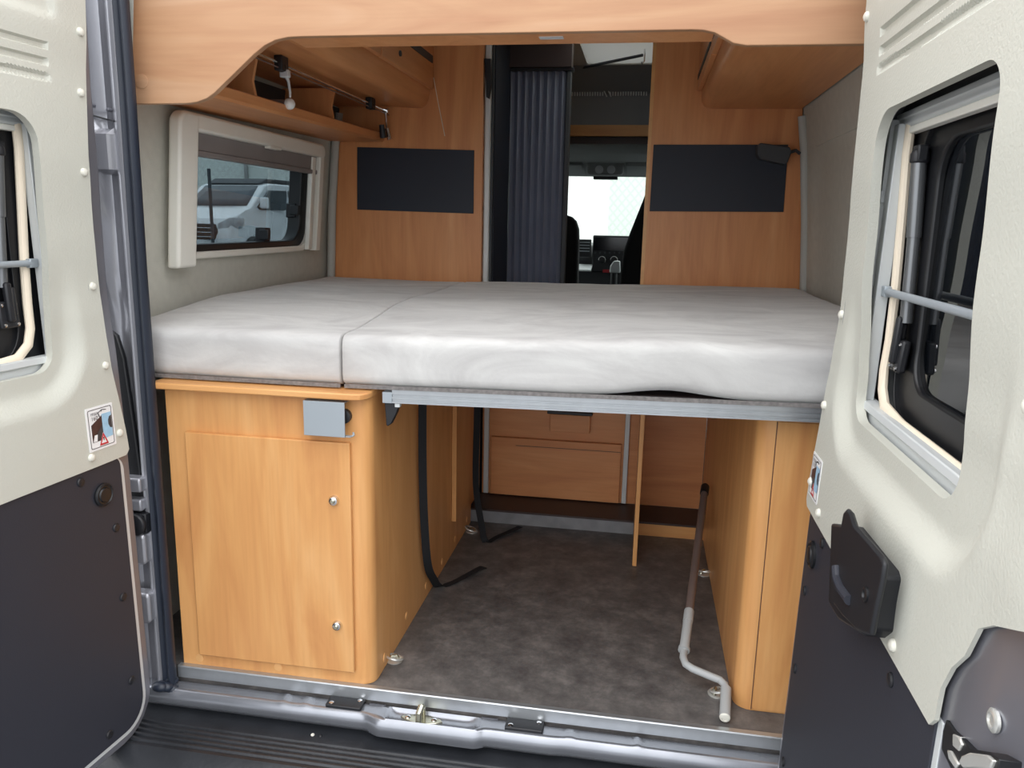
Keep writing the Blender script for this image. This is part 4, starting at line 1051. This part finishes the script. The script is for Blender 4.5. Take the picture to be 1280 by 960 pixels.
# ================================================================== SIDE WINDOW, LEFT
def wl(z): return -wall_in(-1, z)
def WX(y, z, o): return V((wl(z)+o, y, z))
wd = thing('window_1', (-0.9, 0.7, 1.0), '', ''); wd['kind'] = 'structure'
WXF = lambda o, y, z: WX(y, z, o)
fr = MB(WXF); fr.plate(rrect(0.285, 1.135, 1.015, 1.38, 0.07), [rrect(0.335, 1.075, 1.05, 1.345, 0.06)], lambda a, b: -0.045, 0, axis='x', back=0.004); fr.build('rubber_frame', 'black_rubber', wd, bevel=0.004)
MB(WXF).plate(rrect(0.28, 1.145, 1.010, 1.385, 0.075), [rrect(0.300, 1.122, 1.030, 1.365, 0.062)], lambda a, b: 0.001, 0, axis='x', back=0.018).build('window_frame', 'cream_frame', wd, bevel=0.004)
MB(WXF).prism(rrect(0.32, 1.095, 1.035, 1.355, 0.06), 'x', -0.055, -0.050).build('pane', 'tinted_acrylic', wd)
for y in (1.085, 0.86):
    zc = 1.16 if y > 1 else 1.075
    l_ = MB(WXF); l_.box(-0.048, -0.012, y-0.018, y+0.022, zc-0.03, zc+0.02); l_.box(-0.03, 0.004, y-0.028, y-0.008, zc-0.02, zc+0.014)
    l_.build('window_latch', 'black_plastic', wd, bevel=0.003)
bl = thing('window_blind', (-0.87, 0.7, 1.0), 'cream blind cassette with raised grey blind framing the left side window', 'blind')
MB(WXF).prism(rrect(0.24, 1.165, 1.347, 1.392, (0.0, 0.0, 0.03, 0.03)), 'x', 0.019, 0.052).build('top_cassette', 'cream_frame', bl, bevel=0.008, bseg=3)
MB(WXF).prism(rrect(0.238, 0.325, 0.992, 1.39, (0.008, 0.008, 0.008, 0.03)), 'x', 0.019, 0.054).build('side_rail', 'cream_frame', bl, bevel=0.008, bseg=3)
MB(WXF).prism(rrect(1.135, 1.170, 1.012, 1.39, (0.003, 0.003, 0.03, 0.003)), 'x', 0.019, 0.046).build('side_rail', 'cream_frame', bl, bevel=0.004)
MB(WXF).prism(rrect(1.090, 1.120, 1.016, 1.345, 0.003), 'x', 0.019, 0.036).build('guide_rail', 'cream_frame', bl, bevel=0.003)
b_ = MB(WXF); b_.box(0.020, 0.030, 0.325, 1.135, 1.300, 1.350); b_.box(0.016, 0.036, 0.325, 1.135, 1.286, 1.301)
b_.build('blind_fabric', 'blind_grey', bl, bevel=0.003)
MB(WXF).box(0.034, 0.056, 0.725, 0.80, 1.340, 1.348).build('pull_tab', 'cream_frame', bl, bevel=0.002)

# ================================================================== CAB
# locker above the cab
cl = thing('cab_locker', (0.1, 2.7, 1.55), 'dark grey locker with vent slots and wooden lip above the cab', 'locker')
MB().prism([(2.45, 1.899), (2.62, 1.79), (2.66, 1.64), (3.3, 1.64), (3.3, 1.96)], 'x', -0.232, 0.80).build('locker_body', 'locker_grey', cl)
MB().box(-0.232, 0.80, 2.655, 2.68, 1.585, 1.642).build('locker_lip', 'wood_x', cl, bevel=0.002)
MB().box(-0.232, 0.80, 2.69, 3.3, 1.55, 1.586).build('locker_floor', 'dark_laminate', cl)
for i in range(30):
    x = -0.06+0.38*i/29
    if 0.10 < x < 0.135: continue
    MB().prism([(2.606, 1.800), (2.609, 1.7805), (2.618, 1.7805), (2.616, 1.800)], 'x', x, x+0.006).build('vent_slat', 'grey_plastic', cl)
for x in (0.10, 0.122):
    MB().tube([(x, 2.60, 1.815), (x+0.022, 2.612, 1.775)], 0.003, 8).build('vent_rod', 'matt_aluminium', cl)
hkk = at(806, 60, y=2.1)
tag(MB().tube([(hkk.x, 2.1, 1.899), (hkk.x, 2.1, 1.85), (hkk.x-0.006, 2.095, 1.835), (hkk.x-0.010, 2.095, 1.845)], 0.004, 8).build('ceiling_hook', 'chrome'), 'small chrome hook on the ceiling at the right of the passage', 'hook')
tag(MB().tube([at(716, 87, z=1.893), at(803, 69, z=1.893)], 0.007, 8).build('ceiling_track', 'dark_grey'), 'dark thin track running across the pale ceiling of the passage', 'track')
# headliner, roof and nose of the cab
struct(MB().prism([(2.7, 1.546), (3.45, 1.500), (3.72, 1.440), (3.76, 1.47), (3.5, 1.60), (2.7, 1.60)], 'x', -0.95, 0.98), 'ceiling_cab', 'headliner')
struct(MB().prism([(2.9, 1.96), (3.3, 1.96), (3.8, 1.52), (3.76, 1.48), (3.3, 1.90), (2.9, 1.90)], 'x', -0.95, 0.98), 'ceiling_cab_outer', 'van_paint')
for s_, nm, wnm in ((-1, 'wall_cab_left', 'window_3'), (1, 'wall_cab_right', 'window_4')):
    hole = [(3.12, 0.78), (4.25, 0.82), (3.70, 1.34), (3.12, 1.42)]
    struct(MB().plate([(2.9, -0.3), (4.9, -0.3), (4.9, 0.6), (4.45, 0.95), (3.74, 1.5), (3.3, 1.93), (2.9, 1.95)], [hole], lambda a, b: s_*0.96+0.015, s_*0.04, axis='x'), nm, 'headliner')
    struct(MB().prism([(3.10, 0.76), (4.28, 0.80), (3.71, 1.36), (3.10, 1.44)], 'x', *sorted((s_*0.978+0.015, s_*0.983+0.015))), wnm, 'clear_glass')
rcn = thing('roof_console', (0.08, 3.5, 1.43), 'grey roof console with two reading lights above the windscreen', 'roof console')
ra0, ra1 = at(735, 199, y=3.45), at(779, 219, y=3.45)
cm = MB().prism(rrect(ra0.x, ra1.x, ra1.z, ra0.z+0.02, 0.02), 'y', 3.40, 3.50).build('console_body', 'headliner', rcn, bevel=0.012, bseg=3)
for px in (749, 764):
    p = at(px, 212, y=3.40); MB().lathe((p.x, 3.401, p.z), (0, -1, 0), [(0.026, 0), (0.026, 0.004), (0.018, 0.008), (0.006, 0.009)], 20).build('reading_light', 'grey_plastic', rcn)
p = at(757, 222, y=3.42); MB().prism(rrect(p.x-0.075, p.x+0.075, p.z-0.012, p.z+0.006, 0.005), 'y', 3.39, 3.45).build('console_base', 'black_plastic', rcn, bevel=0.003)
for (xa, xb, lab) in ((-0.55, -0.055, 'grey sun visor folded up left of the roof console'), (0.215, 0.75, 'grey sun visor folded up right of the roof console')):
    tag(MB().prism([(3.36, 1.485), (3.62, 1.444), (3.622, 1.463), (3.362, 1.506)], 'x', xa, xb).build('sun_visor', 'headliner', bevel=0.004), lab, 'sun visor')
# windscreen
struct(MB().prism([(3.735, 1.465), (4.52, 0.93), (4.525, 0.936), (3.74, 1.471)], 'x', -0.93, 0.96), 'window_2', 'clear_glass')
# dashboard
da = thing('dashboard', (0.1, 3.95, 0.2), 'black cab dashboard with screen and dials seen through the passage', 'dashboard')
MB().prism([(3.88, 0.2), (3.86, 0.78), (3.90, 0.92), (3.96, 0.985), (4.12, 1.00), (4.45, 0.94), (4.5, 0.2)], 'x', -0.93, 0.96).build('dash_body', 'dash_black', da, bevel=0.01)
s0, s1 = at(741.5, 294, y=3.84), at(781, 341, y=3.84)
cs = MB().box(s0.x, s1.x+0.03, 3.84, 3.90, s1.z, s0.z).build('centre_console', 'dash_black', da, bevel=0.006)
sm0, sm1 = at(743, 296, y=3.838), at(781, 314, y=3.838)
MB().box(sm0.x, sm1.x+0.02, 3.836, 3.8405, sm1.z, sm0.z).build('touch_screen', 'screen_glass', cs, bevel=0.001)
for i in range(6):
    p = at(744+6*i, 316, y=3.838); MB().lathe((p.x, 3.84, p.z), (0, -1, 0), [(0.007, 0), (0.007, 0.006), (0.004, 0.007)], 10).build('console_button', 'dark_grey', cs)
for px in (752.5, 767.5):
    p = at(px, 325, y=3.838)
    k = MB().lathe((p.x, 3.84, p.z), (0, -1, 0), [(0.024, 0), (0.022, 0.02), (0.018, 0.022)], 20).build('climate_dial', 'black_plastic', cs)
    MB().torus((p.x, 3.838, p.z), (0, 1, 0), 0.024, 0.002, 20, 6, -2.4, 1.4).build('dial_mark', 'label_white', k)
p = at(757, 339, y=3.836); MB().box(p.x-0.02, p.x+0.025, 3.83, 3.845, p.z-0.01, p.z+0.012).build('hazard_switch', 'red_button', cs, bevel=0.002)
v0 = at(723, 299, y=3.83); v1 = at(738, 322, y=3.83)
vt = MB().box(v0.x, v1.x, 3.83, 3.89, v1.z, v0.z).build('air_vent', 'black_plastic', da, bevel=0.006)
for i in range(4):
    z = v0.z-0.02-0.02*i; MB().box(v0.x+0.008, v1.x-0.008, 3.826, 3.832, z-0.003, z+0.003).build('vent_slat', 'steel_grey', vt)
t0 = at(722, 333, y=3.75); t1 = at(739, 341, y=3.75)
MB().prism([(3.70, t0.z-0.03), (3.86, t0.z-0.005), (3.86, t0.z+0.012), (3.70, t0.z-0.018)], 'x', t0.x-0.02, t1.x).build('storage_tray', 'grey_plastic', da, bevel=0.003)
hbp = at(768, 333, y=3.4)
gs = thing('gear_lever', (hbp.x, 3.4, 0.5), 'light grey gear lever knob beside the right cab seat', 'gear lever')
MB().tube([(hbp.x, 3.4, -0.215), (hbp.x, 3.4, hbp.z-0.03)], 0.022, 12).build('lever_boot', 'dash_black', gs)
MB().prism([(hbp.x-0.03, hbp.z-0.04), (hbp.x+0.04, hbp.z-0.04), (hbp.x+0.035, hbp.z+0.035), (hbp.x-0.005, hbp.z+0.035), (hbp.x-0.025, hbp.z+0.005)], 'y', 3.37, 3.43).build('lever_knob', 'grey_plastic', gs, bevel=0.008)
# seats
def seat(cx, prof, lab, y):
    t = thing('cab_chair', (cx, y, -0.2), lab, 'seat')
    mb = MB().prism(prof, 'y', y-0.06, y+0.08); mb.build('backrest', 'seat_fabric', t, bevel=0.03, bseg=4)
    MB().prism(rrect(cx-0.25, cx+0.25, 0.10, 0.30, 0.05), 'y', y+0.07, y+0.55).build('seat_cushion', 'seat_fabric', t, bevel=0.03)
    MB().prism(rrect(cx-0.13, cx+0.13, max(p[1] for p in prof)-0.03, min(1.50, max(p[1] for p in prof)+0.16), 0.05), 'y', y-0.04, y+0.06).build('headrest', 'seat_fabric', t, bevel=0.02, bseg=3)
    MB().box(cx-0.2, cx+0.2, y+0.05, y+0.5, -0.21, 0.10).build('seat_base', 'dash_black', t)
e1 = at(723, 300, y=2.94).x
seat(e1-0.26, [(e1-0.52, 0.2), (e1+0.005, 0.2), (e1, 1.02), (e1-0.006, 1.10), (e1-0.022, 1.145), (e1-0.05, 1.17), (e1-0.10, 1.185), (e1-0.42, 1.185), (e1-0.5, 1.12)], 'black cab seat seen left of the dashboard, beside the folding door', 3.0)
rr = [at(px, py, y=2.94) for px, py in ((775, 345), (777, 330), (780, 312), (787, 292), (795, 272), (805, 247), (812, 230))]
x0 = rr[0].x
seat(x0+0.28, [(x0, 0.2)]+[(p.x, p.z) for p in rr]+[(rr[-1].x+0.05, rr[-1].z+0.05), (rr[-1].x+0.2, rr[-1].z+0.05), (x0+0.5, 1.1), (x0+0.56, 0.2)], 'black cab seat with sloping shoulder at the right of the passage', 3.0)

# ================================================================== OUTSIDE: WHITE VAN, FENCE, WHITE BUILDING
def parked_van():
    # local frame: +x to the van's left as it looks at you, front at y = 0 facing -y
    t = thing('parked_van', (0, 0, 0), 'white parked van with dark grille seen through the left side window', 'van')
    side = [(0.0, 0.45), (-0.02, 0.70), (0.02, 0.95), (0.10, 1.10), (0.55, 1.30), (0.80, 1.36), (1.50, 1.90), (1.75, 1.97), (4.9, 1.98), (5.0, 1.5), (5.0, 0.35), (4.6, 0.30), (0.15, 0.28)]
    def bxf(x, y, z):
        k = 1.0-0.10*smooth(1.2, 2.0, z)-0.16*smooth(0.45, 0.0, y)
        return V((x*k, y+0.35*(abs(x)/1.0)**2*smooth(0.9, 0.0, y)*0.5, z))
    mb = MB(bxf); n = len(side); xs = [-1.0+2*i/12 for i in range(13)]; vs = []; fs = []
    for x in xs: vs += [(x, y, z) for y, z in side]
    for i in range(12):
        for j in range(n):
            j2 = (j+1) % n; fs.append((i*n+j, i*n+j2, (i+1)*n+j2, (i+1)*n+j))
    fs += [tuple(range(n)), tuple(range(12*n, 13*n))]
    mb.add(vs, fs).build('van_body', 'white_paint', t, bevel=0.04, bseg=3)
    def on(y, z, o): return (y, z)
    # windscreen lying on the slope
    def ws(a, b):  # a across, b up 0..1
        return V((a*(0.90-0.10*b), 0.84+0.62*b+0.06*a*a, 1.40+0.48*b+0.012))
    vs = [ws(-0.94+1.88*i/8, j/3) for j in range(4) for i in range(9)]
    fs = [(j*9+i, j*9+i+1, j*9+i+10, j*9+i+9) for j in range(3) for i in range(8)]
    w_ = MB().add([v+V((0, -0.022, 0.01)) for v in vs], fs).build('windscreen', 'car_glass', t)
    sd_ = w_.modifiers.new('thick', 'SOLIDIFY'); sd_.thickness = 0.01
    MB(bxf).prism([(-0.62, 0.62), (0.62, 0.62), (0.70, 0.80), (0.62, 0.98), (-0.62, 0.98), (-0.70, 0.80)], 'y', -0.10, 0.1).build('grille', 'black_plastic', t, bevel=0.02)
    for k in range(3):
        MB(bxf).box(-0.60, 0.60, -0.115, -0.09, 0.68+0.10*k, 0.695+0.10*k).build('grille_bar', 'matt_aluminium', t)
    MB(bxf).box(-0.80, 0.80, -0.09, 0.1, 0.36, 0.52).build('bumper_intake', 'black_plastic', t, bevel=0.02)
    for s_ in (-1, 1):
        MB(bxf).prism([(s_*0.66, 0.84), (s_*0.70, 1.00), (s_*1.0, 1.14), (s_*1.012, 1.00), (s_*0.95, 0.88)], 'y', 0.005, 0.42).build('headlight', 'headlamp', t, bevel=0.02)
        MB().prism([(1.05, 1.38), (1.62, 1.80), (2.35, 1.82), (2.35, 1.34), (1.2, 1.32)], 'x', *sorted((s_*0.93, s_*1.0))).build('side_window', 'car_glass', t, bevel=0.01)
        MB().prism([(2.5, 1.34), (2.5, 1.82), (4.7, 1.82), (4.7, 1.34)], 'x', *sorted((s_*0.93, s_*1.0))).build('rear_side_window', 'car_glass', t, bevel=0.01)
        mr = MB(); mr.prism(rrect(1.10, 1.26, 1.36, 1.62, 0.04), 'x', *sorted((s_*1.04, s_*1.20))); mr.box(*sorted((s_*0.98, s_*1.06)), 1.15, 1.21, 1.38, 1.44)
        mr.build('wing_mirror', 'white_paint', t, bevel=0.02)
        for y in (0.95, 4.0):
            w_ = MB().lathe((s_*0.80, y, 0.34), (s_, 0, 0), [(0.34, 0), (0.36, 0.06), (0.36, 0.16), (0.30, 0.21), (0.2, 0.20)], 28).build('wheel', 'black_rubber', t)
            MB().lathe((s_*1.0, y, 0.34), (s_, 0, 0), [(0.22, 0), (0.21, 0.015), (0.06, 0.0), (0.04, 0.02)], 20).build('hub_cap', 'matt_aluminium', w_)
        MB().box(*sorted((s_*0.78, s_*0.83)), 1.9, 4.6, 1.98, 2.05).build('roof_rail', 'black_plastic', t, bevel=0.01)
    MB().prism([(1.55, 1.955), (4.7, 1.985), (4.7, 2.10), (1.85, 2.09)], 'x', -0.75, 0.75).build('pop_up_roof', 'dark_grey', t, bevel=0.02)
    return t
pv = parked_van()
rv = ray(287, 290); D_ = 17.0
cpos = CAM + rv*(D_/rv.y)
dirv = V((rv.x, rv.y, 0)).normalized()
ang = math.radians(36)
head = (-dirv)*math.cos(ang)+V((-dirv.y, dirv.x, 0))*math.sin(ang)     # way the van faces
leftv = V((-head.y, head.x, 0))
# local -y -> head, local +x -> right-hand side in the picture
rz = math.atan2(head.x, -head.y)
corner = Matrix.Rotation(rz, 3, 'Z') @ V((0.85, 0.15, 0))
pv.location = (cpos.x-corner.x, cpos.y-corner.y, -0.02); pv.rotation_euler = (0, 0, rz)

fn = thing('fence', (-8, 24, -0.02), 'pale green mesh fence behind the white van and ahead of the windscreen', 'fence')
MB().box(-24, 10, 24.0, 24.06, 0.0, 4.2).build('mesh_panel', 'fence_mesh', fn)
for i in range(10):
    MB().box(-24+3.6*i, -23.9+3.6*i, 23.88, 23.98, -0.02, 4.3).build('fence_post', 'tile_grey', fn)
bd = thing('white_building', (-2.4, 15, -0.02), 'white flat-walled building seen through the windscreen, left half', 'building')
xr = at(752, 255, y=14).x
MB().box(xr-2.6, xr, 14.0, 17.0, -0.02, 3.6).build('building_wall', 'wall_white', bd)
MB().box(xr-2.7, xr+0.05, 13.95, 17.05, 3.6, 3.75).build('roof_edge', 'tile_grey', bd)
pol = at(262, 230, x=-6.0)
tag(MB().tube([(pol.x, pol.y, -0.25), (pol.x, pol.y, at(262, 211, x=-6.0).z)], 0.025, 10).build('post', 'dark_grey'), 'thin dark post standing before the white van outside the left window', 'post')

# ================================================================== LIGHT
w = bpy.data.worlds.new('sky'); S.world = w; w.use_nodes = True
nt = w.node_tree; N = nt.nodes; L = nt.links
bg = N['Background']
tc = N.new('ShaderNodeTexCoord'); sx = N.new('ShaderNodeSeparateXYZ'); L.new(tc.outputs['Generated'], sx.inputs[0])
cr = N.new('ShaderNodeValToRGB')
mr = N.new('ShaderNodeMapRange'); mr.inputs['From Min'].default_value = -0.1; mr.inputs['From Max'].default_value = 1.0
L.new(sx.outputs['Z'], mr.inputs['Value']); L.new(mr.outputs[0], cr.inputs['Fac'])
cr.color_ramp.elements[0].color = (0.42, 0.44, 0.46, 1); cr.color_ramp.elements[1].color = (1.0, 1.0, 1.02, 1)
L.new(cr.outputs['Color'], bg.inputs['Color']); bg.inputs['Strength'].default_value = 1.0

S.view_settings.view_transform = 'Standard'; S.view_settings.look = 'None'
S.view_settings.gamma = 1.0; S.view_settings.use_curve_mapping = False
S.view_settings.exposure = 1.97
for o in list(bpy.data.objects):
    if '_o' in o: del o['_o']
